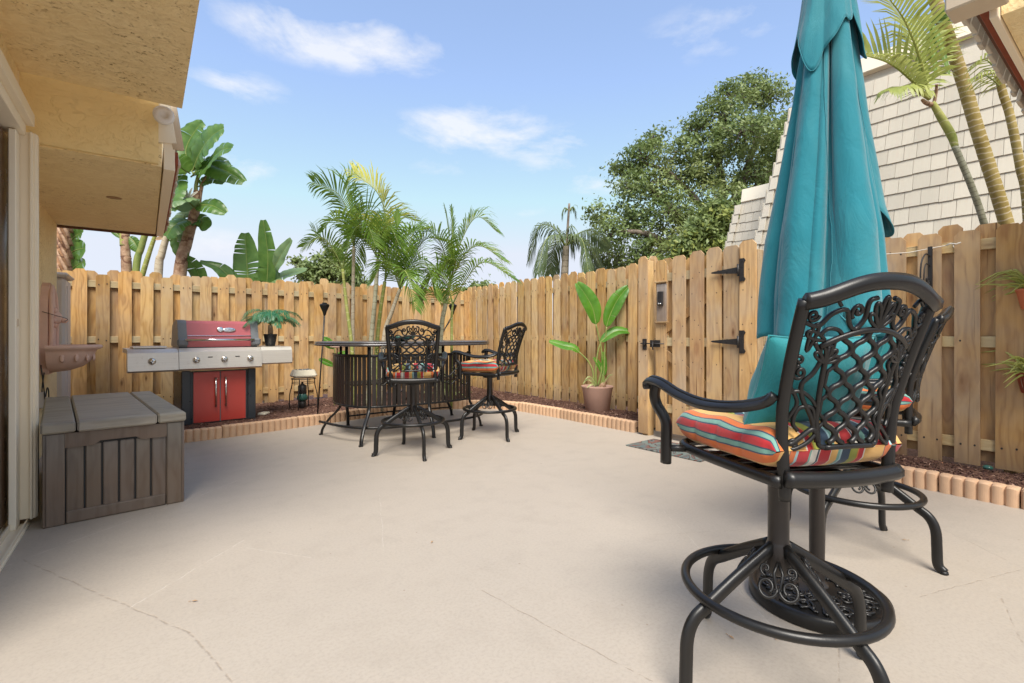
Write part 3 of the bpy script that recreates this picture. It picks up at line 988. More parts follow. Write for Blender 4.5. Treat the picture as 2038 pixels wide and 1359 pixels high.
# gate
def gate():
    GX = 4.40
    root = thing('garden_gate', 'tall wooden garden gate with black strap hinges and a small lock box', 'gate', (GX, 2.85, 0))
    rnd = random.Random(4)
    B = Vector((GX, 2.85, 0))
    #   centre y, width, top
    near = [(3.205, .125, 1.885, 'fence_wood'), (2.985, .150, 1.905, 'fence_wood'), (2.785, .150, 1.925, 'fence_wood_warm'), (2.60, .150, 1.935, 'fence_wood'), (2.425, .150, 1.925, 'fence_wood')]
    for y, w, t, mt in near:
        b = .07
        mb = picket_mesh(w, t - b, .034, .017, rnd.randint(0, 9))
        mb.build('gate_board', M[mt], root, (-.028, y - 2.85, b), (0, rnd.gauss(0, .002), R(90) + rnd.gauss(0, .01)))
    for y, t in ((3.09, 1.87), (2.885, 1.88), (2.69, 1.89), (2.505, 1.90)):
        mb = picket_mesh(.12, t - .09, .034, .017, rnd.randint(0, 9))
        mb.build('gate_board', M['fence_wood'], root, (.036, y - 2.85, .09), (0, 0, R(90)))
    for z in (1.70, 1.02, .32):
        MB().box((0, 0, 0), (.90, .036, .088), ch=.003).build('gate_rail', M['rail_wood'], root, (0.003, -.035, z), R(90))
    # diagonal braces behind the boards
    for (ya, za), (yb, zb) in (((3.25, 1.10), (2.42, 1.63)), ((3.25, .95), (2.42, .40))):
        Lb = math.hypot(yb - ya, zb - za)
        an = math.atan2(zb - za, yb - ya)
        o = MB().box((0, 0, 0), (.03, Lb, .085), ch=.003).build('gate_brace', M['fence_wood_warm'], root, (.006, (ya + yb) / 2 - 2.85, (za + zb) / 2), (an, 0, 0))
    # latch post: face board and post behind
    picket_mesh(.115, 1.93, .03, .02, 2).build('gate_post_board', M['fence_wood'], root, (-.045, 3.425 - 2.85, .02), (0, 0, R(90)))
    MB().box((0, 0, .94), (.088, .088, 1.92), ch=.004).build('gate_post', M['post_wood'], root, (.012, 3.405 - 2.85, 0))
    # hinge post
    picket_mesh(.150, 1.90, .034, .02, 5).build('gate_post_board', M['fence_wood'], root, (-.045, 2.262 - 2.85, .05), (0, 0, R(90)))
    MB().box((0, 0, .93), (.088, .088, 1.86), ch=.004).build('gate_post', M['post_wood'], root, (.012, 2.215 - 2.85, 0))
    # lock box on its little backing board with two cleats
    MB().box((0, 0, 0), (.016, .118, .40), ch=.003).build('lock_board', M['grey_wood'], root, (-.046, 3.185 - 2.85, 1.43))
    for z in (1.65, 1.225):
        MB().box((0, 0, 0), (.035, .150, .016), ch=.003).build('cleat', M['fence_wood_pale'], root, (-.052, 3.185 - 2.85, z))
    lb = MB().box((0, 0, 0), (.026, .066, .150), ch=.006).build('lock_box', M['black_iron'], root, (-.068, 3.185 - 2.85, 1.475))
    dial = MB()
    for k in (-.012, .012):
        dial.lathe([(.009, 0), (.009, .004), (.006, .006)], (0, 0, 0), 10)
        for i in range(len(dial.v) - 30, len(dial.v)):
            x, y, z = dial.v[i]
            dial.v[i] = (-z - .013, x + k, y - .055)
    dial.build('dial', M['chrome'], lb)
    # latch
    mb = MB()
    mb.box((0, .02, 0), (.006, .13, .075), ch=.002)
    mb.box((0, .155, -.01), (.008, .055, .12), ch=.002)
    mb.tube([(-.012, .20, 0), (-.012, -.10, 0)], .006, 8)
    mb.bar([(-.02, .03, .02), (-.03, .03, -.03), (-.035, .02, -.065)], .016, .012, (0, 1, 0))
    mb.box((-.012, .155, 0), (.02, .03, .04), ch=.004)
    mb.build('latch', M['black_iron'], root, (-.058, 3.24 - 2.85, 1.0))
    for z in (1.685, 1.03):
        mb = MB()
        # strap tapering away from the pin, plus the butterfly plate on the post
        mb.prism([(-.005, -.030), (-.005, .030), (.17, .016), (.25, .008), (.262, 0), (.25, -.008), (.17, -.016)], -.004, .004, axis='X')
        mb.prism([(-.020, -.105), (-.062, -.105), (-.075, -.085), (-.060, -.06), (-.060, .06), (-.075, .085), (-.062, .105), (-.020, .105)], -.0045, .0045, axis='X')
        mb.tube([(-.008, -.010, -.055), (-.008, -.010, .055)], .010, 8)
        for q in (.04, .10, .16, .22):
            mb.box((-.005, q, 0), (.004, .010, .010))
        for q in (-.08, -.03, .03, .08):
            mb.box((-.006, -.045, q), (.004, .010, .010))
        mb.build('strap_hinge', M['black_iron'], root, (-.060, 2.352 - 2.85, z))
    nb = MB()
    for y, w, t, mt in near + [(3.425, .1, 1.9, ''), (2.262, .1, 1.9, '')]:
        for z in (1.70, 1.02, .32, 1.5, 1.2, .8):
            for q in (-.04, .04):
                c = Vector((-.0368 if mt else -.0562, y + q + rnd.gauss(0, .01) - 2.85, z + rnd.gauss(0, .03)))
                nb.add([c + Vector((0, math.cos(t * PI / 3), math.sin(t * PI / 3) * 1.3)) * .005 for t in range(6)], [tuple(range(6))])
    nb.build('nail_heads', M['nail_metal'], root, kind='stuff')


gate()

# ------------------------------------------------------------------ the house on the left
house = thing('stucco_house', 'yellow stucco house with deep soffits and a sliding door on the left', 'house', (-.75, 4, 0))
HB = Vector((-.75, 4, 0))
MB().box((-.90 - HB.x, 5.6 - HB.y, 1.35), (.30, 2.80, 2.72)).build('wall', M['stucco'], house)
MB().box((-.83 - HB.x, 4.08 - HB.y, 1.35), (.44, .26, 2.70)).build('door_reveal', M['stucco'], house)
# lower overhang: closed soffit box beyond the recess
sof = MB().box((-.33 - HB.x, 5.60 - HB.y, 2.34), (.84, 2.86, .16)).build('lower_soffit', M['stucco'], house)
MB().box((-.35 - HB.x, 4.16 - HB.y, 2.55), (.84, .05, .56)).build('soffit_band', M['stucco_rough'], house)
# round-cornered vent hole with stained plug
MB().lathe([(.045, 0), (.045, .004)], (-.215 - HB.x, 5.35 - HB.y, 2.255), 10, smooth=False, sx=1.2).build('soffit_vent', M['dry_leaf'], house)
# thick drip board along the far edge of the soffit
MB().box((-.33 - HB.x, 7.045 - HB.y, 2.30), (.86, .025, .13), ch=.004).build('drip_board', M['shingle_under'], house)
# fascia on the side facing the patio with its sloping upper run
MB().box((.132 - HB.x, 5.62 - HB.y, 2.34), (.066, 2.90, .19), ch=.003).build('fascia', M['trim_paint'], house)
mb = MB()
mb.bar([(.115 - HB.x, 4.17 - HB.y, 2.43), (.06 - HB.x, 4.16 - HB.y, 2.80)], .12, .03, (0, 1, 0))
mb.build('corner_board', M['trim_paint_pale'], house)
mb = MB()
mb.bar([(.185 - HB.x, 4.18 - HB.y, 2.40), (.125 - HB.x, 4.17 - HB.y, 2.80)], .07, .03, (0, 1, 0))
mb.build('corner_flashing', M['eave_fascia'], house)
mb = MB().lathe([(.062, 0), (.062, .018), (.05, .026), (.028, .026), (.02, .012), (.001, .012)], (0, 0, 0), 20)
o = mb.build('round_cap', M['white_vinyl'], house, (.098 - HB.x, 4.085 - HB.y, 2.585), (R(90), 0, 0))
MB().box((.174 - HB.x, 5.62 - HB.y, 2.335), (.018, 2.90, .09), ch=.002).build('drip_edge', M['red_wood'], house)
# butt ends of the lower mansard shingles, ragged row
rnd = random.Random(9)
smesh = [MB().box((0, 0, .09), (.018, .11, .20), ch=.003).mesh('shingle', M['shingle_paint']) for _ in range(1)]
y = 4.22
while y < 7.05:
    w = rnd.uniform(.06, .12)
    put('shingle', smesh[0], house, (.192 - HB.x + rnd.uniform(-.004, .006), y + w / 2 - HB.y, 2.325 + rnd.uniform(-.012, .012)), (0, R(-14), 0), scale=(1, w / .115, 1))
    y += w + .004
MB().add([(.16 - HB.x, 4.2 - HB.y, 2.36), (.16 - HB.x, 7.05 - HB.y, 2.36), (-.02 - HB.x, 7.05 - HB.y, 3.0), (-.02 - HB.x, 4.2 - HB.y, 3.0)], [(0, 1, 2, 3)]).build('mansard_slope', M['shingle_paint'], house)
# upper soffit over the door; above it an unseen block added against light leaks
MB().box((-1.30 - HB.x, 3.10 - HB.y, 2.75), (3.0, 1.90, .20)).build('upper_soffit', M['stucco'], house)
MB().box((-1.45 - HB.x, 3.08 - HB.y, 3.0), (2.6, 1.8, .3)).build('soffit_light_block', M['stucco'], house)  # added light blocker, kept low so the sun reaches the patio
MB().box((-1.65 - HB.x, 5.6 - HB.y, 1.35), (1.2, 2.78, 2.7)).build('rear_wing', M['stucco'], house)
# sliding door: dark glass, frame stiles, head and sill tracks
MB().box((-.72 - HB.x, 3.05 - HB.y, 1.14), (.02, 1.74, 2.20)).build('door_glass', M['brown_glass'], house)
MB().box((-.640 - HB.x, 3.70 - HB.y, 1.13), (.035, .44, 2.16), ch=.003).build('door_stile', M['door_dark'], house)
MB().box((-.590 - HB.x, 3.86 - HB.y, 1.125), (.032, .10, 2.22), ch=.004).build('door_jamb', M['trim_paint_pale'], house)
jb = MB().box((-.545 - HB.x, 3.925 - HB.y, 1.15), (.075, .020, 2.22), ch=.003)
jb.box((-.508 - HB.x, 3.955 - HB.y, 1.15), (.010, .05, 2.22), ch=.003)
jb.box((-.526 - HB.x, 3.908 - HB.y, 1.15), (.012, .03, 2.22), ch=.003)
jb.build('door_casing', M['trim_paint'], house)
MB().box((-.61 - HB.x, 3.05 - HB.y, 2.27), (.12, 1.74, .06), ch=.004).build('door_head', M['trim_paint_pale'], house)
MB().box((-.54 - HB.x, 3.05 - HB.y, 2.335), (.05, 1.76, .07), ch=.004).build('head_flashing', M['trim_paint'], house)
MB().box((-.66 - HB.x, 3.1 - HB.y, 2.52), (.12, 1.84, .30)).build('door_lintel', M['stucco'], house)
tr = MB()
tr.box((-.615 - HB.x, 2.4 - HB.y, .008), (.16, 3.04, .016), ch=.002)
for x, h in ((-.675, .03), (-.635, .035), (-.60, .035), (-.545, .02)):
    tr.box((x - HB.x, 2.4 - HB.y, .016 + h / 2), (.008, 3.04, h))
tr.build('sill_track', M['trim_paint'], house)
MB().box((-.572 - HB.x, 3.845 - HB.y, 1.165), (.006, .028, .040), ch=.001).build('strike_plate', M['eave_fascia'], house)
MB().box((-.668 - HB.x, 3.77 - HB.y, 1.25), (.006, .022, .12), ch=.002).build('door_pull', M['trim_paint'], house)

# small utility box and loop of cord low on the wall
t = thing('outlet_box', 'small beige outlet box low on the stucco wall with a looped black cord', 'outlet box', (-.735, 5.95, .45))
MB().box((0, 0, .07), (.05, .11, .14), ch=.006).build('box_body', M['plastic_beige'], t)
MB().tube(curve([(.0, -.05, .38), (.02, -.07, .2), (.03, -.05, .02), (.03, .03, -.10), (.03, .12, -.02), (.03, .12, .13), (.03, .04, .17), (.03, -.04, .1)], 6), .005, 6).build('cord', M['cord_black'], t)

# tall beige plastic storage locker beyond the wall corner
t = thing('storage_locker', 'tall narrow beige plastic storage locker at the corner of the stucco wall', 'locker', (-.93, 7.42, 0))
MB().box((0, 0, .86), (.46, .50, 1.72), ch=.03).build('locker_body', M['plastic_beige'], t)
MB().box((0, 0, 1.745), (.52, .56, .05), ch=.02).build('locker_lid', M['plastic_beige'], t)
MB().box((.232, -.02, .86), (.012, .20, 1.55), ch=.004).build('locker_door', M['plastic_beige'], t)
MB().box((.0, -.256, 1.55), (.16, .01, .010), ch=.002).build('vent_slot', M['eave_fascia'], t)

# ------------------------------------------------------------------ house wing at the right: only its eave comes into view
wing = thing('stucco_wing', 'eave of a second stucco wing with ragged shingle ends at the top right', 'house', (3.6, 0, 0))
WB = Vector((3.6, 0, 0))
MB().box((4.36 - WB.x, .02 - WB.y, 2.41), (3.44, .72, .16)).build('wing_soffit', M['stucco'], wing)
MB().box((4.36 - WB.x + .9, -.24, 1.17), (1.3, .18, 2.3)).build('wing_wall', M['stucco'], wing)
MB().box((3.76 - WB.x, .395, 2.385), (2.33, .024, .15), ch=.003).build('wing_fascia', M['trim_paint'], wing)
MB().box((5.56 - WB.x, .395, 2.385), (1.25, .024, .15), ch=.003).build('wing_fascia', M['trim_paint'], wing)
MB().box((4.36 - WB.x, .425, 2.40), (3.5, .035, .08), ch=.003).build('wing_drip_edge', M['red_wood'], wing)
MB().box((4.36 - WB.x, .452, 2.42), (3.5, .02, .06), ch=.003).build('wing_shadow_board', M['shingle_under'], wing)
MB().box((2.52 - WB.x, .43, 2.40), (.13, .16, .13), ch=.006).build('gutter_end', M['eave_fascia'], wing)
x = 2.61
while x < 6.0:
    w = rnd.uniform(.07, .13)
    put('shingle', smesh[0], wing, (x + w / 2 - WB.x, .492 + rnd.uniform(-.004, .007), 2.405 + rnd.uniform(-.014, .014)), (0, R(-14), R(90)), scale=(1, w / .115, 1.0))
    x += w + .005
MB().add([(2.5 - WB.x, .48, 2.44), (6.1 - WB.x, .48, 2.44), (6.1 - WB.x, .38, 2.85), (2.6 - WB.x, .38, 2.85)], [(0, 1, 2, 3)]).build('wing_mansard_slope', M['shingle_paint'], wing)
MB().box((4.36 - WB.x, .02, 2.62), (3.4, .6, .26)).build('wing_upper', M['stucco'], wing)  # unseen mass, lowered and trimmed so sun reaches the right fence

# ------------------------------------------------------------------ neighbour's shingled mansard
def mansard(label, X0, z0, X1, z1, ya, yb, hip, row, seed, limit, cap=True, wr=(.13, .20)):
    """face leaning from (X0,z0) to (X1,z1); far edge at y=yb leans back by hip; shingles laid course by course"""
    root = thing('shingled_building', label, 'building', (X0, ya, 0))
    B = Vector((X0, ya, 0))
    rnd = random.Random(seed)
    ln = math.hypot(X1 - X0, z1 - z0)
    ux, uz = (X1 - X0) / ln, (z1 - z0) / ln
    tilt = math.atan2(X1 - X0, z1 - z0)
    # solid core just behind the shingles, walls below
    e = .05
    v = [(X0 + e, ya, z0), (X0 + e, yb, z0), (X1 + e, yb - hip, z1), (X1 + e, ya, z1), (X0 + 6, ya, z0), (X0 + 6, yb, z0), (X0 + 6, yb - hip, z1), (X0 + 6, ya, z1)]
    MB().add([Vector(p) - B for p in v], [(0, 1, 2, 3), (4, 7, 6, 5), (0, 4, 5, 1), (1, 5, 6, 2), (2, 6, 7, 3), (0, 3, 7, 4)]).build('roof_core', M['shingle_paint'], root)
    MB().box(((X0 + .3 + X0 + 6) / 2 - B.x, (ya + yb) / 2 - B.y, z0 / 2), (5.6, yb - ya - .1, z0)).build('building_wall', M['stucco'], root)
    base = MB().box((0, 0, .125), (.020, 1.0, .26)).mesh('shingle', M['shingle_paint'])
    items = []
    nr = int(ln / row)
    for r in range(nr):
        t0 = r * row
        yend = yb - hip * (t0 / ln)
        y = ya + rnd.uniform(0, .1)
        while y < yend - .02:
            w = min(rnd.uniform(*wr), yend - y)
            if w < .04: break
            items.append((t0 + rnd.uniform(-.006, .006), y + w / 2, w))
            y += w + .002
    items.sort(key=lambda q: abs(q[1] - 2.6) + q[0] * .05)
    sb = MB()
    for i, (t, yc, w) in enumerate(items):
        p = Vector((X0 + ux * t - .030, yc, z0 + uz * t)) - B
        if i < limit:
            put('shingle', base, root, tuple(p), (rnd.gauss(0, .004), tilt + R(4.0), 0), scale=(1, (w - .002), 1))
        else:
            sb.box(p + Vector((math.sin(tilt) * .125, 0, .125)), (.014, w - .003, .26), Matrix.Rotation(tilt + R(4.0), 3, 'Y'))
    if sb.v:
        sb.build('shingle_courses', M['shingle_paint'], root, kind='stuff')
    # hip caps
    hp = MB()
    n = int(ln / row)
    for i in range(n):
        t = i * row
        p = Vector((X0 + ux * t, yb - hip * t / ln + .03, z0 + uz * t)) - B
        for sgn in (0, 1):
            Rm = Matrix.Rotation(tilt + R(4), 3, 'Y') if sgn == 0 else Matrix.Rotation(tilt, 3, 'Y') @ Matrix.Rotation(R(62), 3, 'Z')
            hp.box(p + Vector((-.034 if sgn == 0 else .03, 0 if sgn == 0 else .055, row / 2 + .01)), (.016, .11, row * 1.12), Rm, ch=.002)
    hp.build('hip_caps', M['shingle_paint'], root)
    MB().box((X1 + .02 - B.x, (ya + yb - hip) / 2 - B.y, z1 + .10), (.10, yb - hip - ya + .06, .26), Matrix.Rotation(tilt, 3, 'Y'), ch=.006).build('parapet_cap', M['trim_paint_pale'], root)
    return root


mansard('tall cream shingled mansard roof rising behind the umbrella and fence', 8.0, 1.9, 8.7, 5.05, -1.6, 4.12, .52, .232, 21, 290)
mansard('lower cream shingled roof section beside the oak, left of the tall mansard', 8.75, 2.0, 9.1, 3.62, 3.7, 5.05, .24, .175, 22, 120, wr=(.10, .16))

# distant roofs just above the back fence
t = thing('distant_house', 'distant low white roof just visible over the back fence', 'house', tuple(at(300, 600, 26)))
b0 = t.location.copy()
p1, p2 = at(175, 541, 26), at(470, 552, 26)
mb = MB()
d = (p2 - p1); d.z = 0; d.normalize()
nrm = Vector((-d.y, d.x, 0))
zt = p1.z - .12
vs = [p1 - d * 3, p2 + d * 1.5, p2 + d * 1.5 + nrm * 5, p1 - d * 3 + nrm * 5]
lo = [Vector((p.x, p.y, 0)) - b0 for p in vs]
hi = [Vector((p.x, p.y, zt - .3)) - b0 for p in vs]
mb.add(lo + hi, [(0, 1, 5, 4), (1, 2, 6, 5), (2, 3, 7, 6), (3, 0, 4, 7), (4, 5, 6, 7)])
mb.build('house_wall', M['far_white'], t)
rb = MB()
q = [p1 - d * 3.4 - nrm * .4, p2 + d * 1.9 - nrm * .4, p2 + d * 1.9 + nrm * 5.4, p1 - d * 3.4 + nrm * 5.4]
lo = [Vector((p.x, p.y, zt - .3)) - b0 for p in q]
r1 = Vector((q[0].x, q[0].y, zt + .08)) + nrm * 2.9 + d * 2 - b0
r2 = Vector((q[1].x, q[1].y, zt + .08)) + nrm * 2.9 - d * 2 - b0
rb.add(lo + [r1, r2], [(0, 1, 5, 4), (1, 2, 5), (2, 3, 4, 5), (3, 0, 4)])
rb.build('house_roof', M['grey_white_paint'], t)

# ------------------------------------------------------------------ bar stools
def back_pt(a, z, off=0.0):
    """point on the curved, raked plane of the stool back; a is across in metres at mid height"""
    t = (z - .70) / .49
    hw = .190 + .030 * t
    x = a / .228 * hw
    y = -.216 - .100 * max(0.0, (t - .32) / .68) ** 1.3 - .042 * (1 - min(1, (a / .228) ** 2)) + off
    return Vector((x, y, z))


def petal(cx, cz, ang, L, w, n=9):
    """closed teardrop loop in panel coordinates starting at (cx,cz)"""
    out = []
    ca, sa = math.cos(R(ang)), math.sin(R(ang))
    for i in range(n * 2):
        t = i / (n * 2)
        u = L * .5 * (1 - math.cos(2 * PI * t))
        v = w * math.sin(2 * PI * t) * (.35 + .65 * (u / L))
        out.append((cx + u * ca - v * sa, cz + u * sa + v * ca))
    return out


def spiral(cx, cz, r0, turns, start, sgn=1, n=22, r1=.15):
    return [(cx + (r0 * (1 - (1 - r1) * i / n)) * math.cos(R(start) + sgn * 2 * PI * turns * i / n), cz + (r0 * (1 - (1 - r1) * i / n)) * math.sin(R(start) + sgn * 2 * PI * turns * i / n)) for i in range(n + 1)]


def cr2(pts, n=5, closed=False):
    return [(p.x, p.z) for p in curve([(a, 0, b) for a, b in pts], n, closed)]


def stool_meshes():
    S = {}
    mats = [M['black_metal']]
    bm_ = [M['bronze_metal']]
    # leg along +X
    mb = MB()
    path = curve([(.026, 0, .425), (.15, 0, .352), (.262, 0, .278), (.312, 0, .243), (.336, 0, .190), (.341, 0, .11), (.345, 0, .035), (.368, 0, .008)], 5)
    ups = []
    mb.bar(path, .027, .040, up=[(Vector((0, 1, 0)).cross(path[min(i + 1, len(path) - 1)] - path[max(i - 1, 0)])) for i in range(len(path))], ch=.3)
    mb.lathe([(.016, 0), (.019, .004), (.016, .014), (.004, .018)], (.366, 0, 0), 10)
    S['leg'] = mb.mesh('leg', mats)
    mb = MB()
    mb.tube([(.280 * math.cos(2 * PI * i / 56), .280 * math.sin(2 * PI * i / 56), .297) for i in range(56)], .0150, 12, closed=True)
    S['foot_ring'] = mb.mesh('foot_ring', mats)
    mb = MB()
    mb.lathe([(.020, .335), (.034, .345), (.036, .352), (.036, .43), (.033, .437), (.031, .445), (.031, .64), (.034, .645), (.034, .66)], n=28)
    S['post'] = mb.mesh('post', bm_)
    # scroll ornament tucked between two legs under the hub
    mb = MB()
    def sc(a, z):
        return (.052 + (.42 - z) * .62, a, z)
    for sg in (-1, 1):
        p = [(0.0, .40), (sg * .012, .37), (sg * .006, .335)] + [(sg * .030 + .028 * math.cos(R(180 if sg > 0 else 0) + sg * 2 * PI * 1.18 * i / 22) * (1 - .55 * i / 22), .335 + .028 * math.sin(sg * 2 * PI * 1.18 * i / 22 + (PI if sg > 0 else 0)) * (1 - .55 * i / 22)) for i in range(23)]
        mb.tube([sc(a, z) for a, z in p], .0050, 8)
        mb.tube([sc(a, z) for a, z in spiral(sg * .034, .378, .017, 1.1, -90, sg)], .0042, 7)
    S['scroll'] = mb.mesh('scroll', mats)
    # under-seat swivel: plate, box and cross bars
    mb = MB()
    mb.lathe([(.07, .655), (.075, .660), (.075, .672), (.06, .676)], n=20)
    mb.box((0, 0, .684), (.26, .30, .016), ch=.004)
    mb.bar([(-.20, -.10, .698), (.20, -.10, .698)], .03, .014)
    mb.bar([(-.21, .12, .698), (.21, .12, .698)], .03, .014)
    S['swivel'] = mb.mesh('swivel', mats)
    # seat frame
    mb = MB()
    fr = curve([(-.21, -.225, .705), (-.222, -.08, .705), (-.232, .10, .706), (-.225, .215, .712), (-.12, .243, .718), (0, .250, .720), (.12, .243, .718), (.225, .215, .712), (.232, .10, .706), (.222, -.08, .705), (.21, -.225, .705)], 5)
    mb.tube(fr, .017, 10)
    mb.bar(curve([(-.205, -.236, .716), (-.10, -.249, .713), (0, -.254, .712), (.10, -.249, .713), (.205, -.236, .716)], 5), .034, .044, ch=.4)
    for y in (-.12, -.02, .08, .17):
        mb.bar([(-.225, y, .708), (.225, y, .708)], .022, .006)
    S['seat_frame'] = mb.mesh('seat_frame', mats)
    # arm with its S-shaped support, right side (+X); the left is mirrored
    for nm, sg in (('arm_right', 1), ('arm_left', -1)):
        mb = MB()
        pa = curve([(.206, -.222, .938), (.220, -.195, .912), (.262, -.13, .893), (.283, -.02, .888), (.297, .09, .905), (.303, .18, .930), (.304, .245, .935), (.304, .275, .925)], 6)
        pa = [Vector((p.x * sg, p.y, p.z)) for p in pa]
        ws = [.030 + .022 * min(1, i / 16) for i in range(len(pa))]
        mb.bar(pa, ws, .026, ch=.45)
        mb.tube([Vector((p.x, p.y, p.z + .0135)) for p in pa[3:-2]], .007, 6, flat=1)
        mb.tube([(.284 * sg, .272, .917), (.324 * sg, .272, .917)], .0145, 12)
        ps = curve([(.303, .225, .925), (.303, .236, .885), (.295, .232, .850), (.285, .205, .815), (.280, .196, .785), (.280, .198, .73), (.280, .200, .655)], 6)
        ps = [Vector((p.x * sg, p.y, p.z)) for p in ps]
        mb.bar(ps, .032, .040, up=(0, 1, 0), ch=.33)
        mb.bar([(.282 * sg, .198, .707), (.215 * sg, .17, .707)], .020, .022, ch=.35)
        S[nm] = mb.mesh('arm', mats)
    # stiles
    for nm, sg in (('stile_r', 1), ('stile_l', -1)):
        mb = MB()
        P = []
        for z in (.655, .70, .76, .82, .90, .98, 1.06, 1.13, 1.185):
            p = back_pt(.228 * sg, z)
            P.append(p)
        P = curve(P, 3)
        mb.bar(P, .036, .030, up=(0, 1, 0), ch=.35)
        S[nm] = mb.mesh('stile', mats)
    # crest rail
    mb = MB()
    P, Wd = [], []
    for i in range(41):
        s_ = -1 + 2 * i / 40
        z = 1.180 + .050 * (.5 + .5 * math.cos(PI * abs(s_) ** 1.25)) ** .85
        P.append(back_pt(.236 * s_, min(z, 1.19), .0) + Vector((0, -.012 - .004 * (1 - s_ * s_), max(0, z - 1.19))))
    secs = []
    up_ = Vector((0, -.16, 1)).normalized()
    mb.bar(P, .028, .043, up=up_, ch=.42)
    S['crest_rail'] = mb.mesh('crest_rail', mats)
    # lattice panel
    mb = MB()
    Z0 = .795
    def strip(pl, r=.0052, closed=False, off=0.0, flat=.95, n=7):
        mb.tube([back_pt(a, Z0 + b, off) for a, b in pl], r * 1.2, n, closed=closed, flat=flat)
    k = 6
    sp = .246 / k
    for i in range(k + 1):
        a0 = -.123 + sp * i
        top = .292 + .020 * (1 - (a0 / .123) ** 2)
        if i in (0, k):
            strip([(a0 * (1 + .10 * j / 8), .018 + (top - .03) * j / 8) for j in range(9)], .0066)
            if True:
                sg = 1 if i == 0 else -1
                pl = []
                for j in range(61):
                    b = .018 + (top - .02) * j / 60
                    pl.append((a0 + sg * (.004 + sp * .42 * max(0, math.cos(2 * PI * b / .076 + PI * i))), b))
                strip(pl, .0046)
        else:
            pl = []
            for j in range(65):
                b = .016 + (top - .016) * j / 64
                pl.append((a0 + (-1) ** i * sp * .47 * math.copysign(abs(math.cos(2 * PI * b / .076)) ** .7, math.cos(2 * PI * b / .076)), b))
            strip(pl, .0066)
    strip([(-.160 + .32 * j / 20, .272 + .045 * math.sin(PI * j / 20) ** .8) for j in range(21)], .0070, off=-.003)
    strip([(-.100 + .20 * j / 10, .004 + .003 * math.sin(PI * j / 10)) for j in range(11)], .0066)
    for sg in (-1, 1):
        # lower swoop from the panel corner to the stile
        strip(cr2([(sg * .100, .004), (sg * .118, .012), (sg * .122, .045), (sg * .140, .052), (sg * .175, .030), (sg * .205, .012), (sg * .222, .020)], 5), .0060)
        strip(cr2([(sg * .122, .045), (sg * .150, .020), (sg * .185, .002), (sg * .205, -.002), (sg * .222, .006)], 5), .0052)
        strip(spiral(sg * .196, .012, .014, 1.1, 200, sg, 16), .0045)
        # sweeping stems between panel and stile
        strip(cr2([(sg * .128, .040), (sg * .142, .085), (sg * .176, .135), (sg * .186, .175), (sg * .160, .205), (sg * .148, .245), (sg * .176, .285)], 5), .0058)
        strip(cr2([(sg * .140, .045), (sg * .132, .080), (sg * .146, .112), (sg * .184, .108), (sg * .196, .070), (sg * .182, .048)], 5), .0052)
        strip(cr2([(sg * .224, .060), (sg * .205, .090), (sg * .190, .125), (sg * .214, .165), (sg * .226, .180)], 5), .0050)
        strip(cr2([(sg * .133, .115), (sg * .150, .135), (sg * .186, .155), (sg * .222, .150)], 5), .0050)
        strip(spiral(sg * .198, .205, .021, 1.5, 100, -sg, 24), .0050)
        strip(spiral(sg * .206, .238, .015, 1.3, 260, sg, 20), .0044)
        for an in (70, 100, 130, 40, 160):
            aa = an if sg > 0 else 180 - an
            strip(petal(sg * .138, .232, aa, .046 - .006 * abs(an - 100) / 60, .0085), .0042, closed=True, off=-.003)
        strip(petal(sg * .150, .290, 20 if sg > 0 else 160, .055, .012), .0046, closed=True)
        strip(petal(sg * .192, .262, 100 if sg > 0 else 80, .070, .011), .0046, closed=True)
        strip(spiral(sg * .196, .352, .016, 1.4, 0 if sg < 0 else 180, sg, 20), .0044)
        # ribbon along the top
        strip(cr2([(sg * .225, .340), (sg * .180, .325), (sg * .150, .355), (sg * .112, .365), (sg * .092, .330), (sg * .070, .318), (sg * .050, .345), (sg * .052, .385), (sg * .030, .395)], 5), .0056)
        strip(spiral(sg * .078, .362, .019, 1.3, -60 if sg > 0 else 240, sg, 20), .0048)
        strip(cr2([(sg * .168, .300), (sg * .150, .318), (sg * .120, .316), (sg * .100, .300)], 4), .0050)
        strip(cr2([(sg * .130, .375), (sg * .150, .392), (sg * .178, .380)], 4), .0045)
    for an, L_ in ((90, .078), (66, .068), (114, .068), (42, .052), (138, .052)):
        strip(petal(0, .320, an, L_, .011), .0046, closed=True, off=-.004)
    S['lattice'] = mb.mesh('lattice_back', mats)
    return S


SM = stool_meshes()


def stool(label, x, y, base, seat, zs=1.0, wx=1.0):
    t = thing('bar_stool', label, 'bar stool', (x, y, 0), 0, 'wrought metal swivel bar stools')
    b, s = R(base), R(seat)
    for k in range(4):
        put('leg', SM['leg'], t, (0, 0, 0), b + k * PI / 2)
    for k in range(4):
        put('scroll', SM['scroll'], t, (0, 0, 0), b + (k + .5) * PI / 2)
    put('foot_ring', SM['foot_ring'], t)
    put('post', SM['post'], t)
    dz = -.024 * (1 - zs) / .03 if zs != 1 else 0
    for nm, key in (('swivel', 'swivel'), ('seat_frame', 'seat_frame'), ('arm', 'arm_right'), ('arm', 'arm_left')):
        put(nm, SM[key], t, (0, 0, dz), s, scale=(wx if nm != 'arm' else 1, 1, 1))
    br = put('backrest', SM['crest_rail'], t, (0, 0, dz), s, scale=(wx, 1, 1))
    for nm, key in (('stile', 'stile_r'), ('stile', 'stile_l'), ('lattice', 'lattice')):
        put(nm, SM[key], br)
    return t


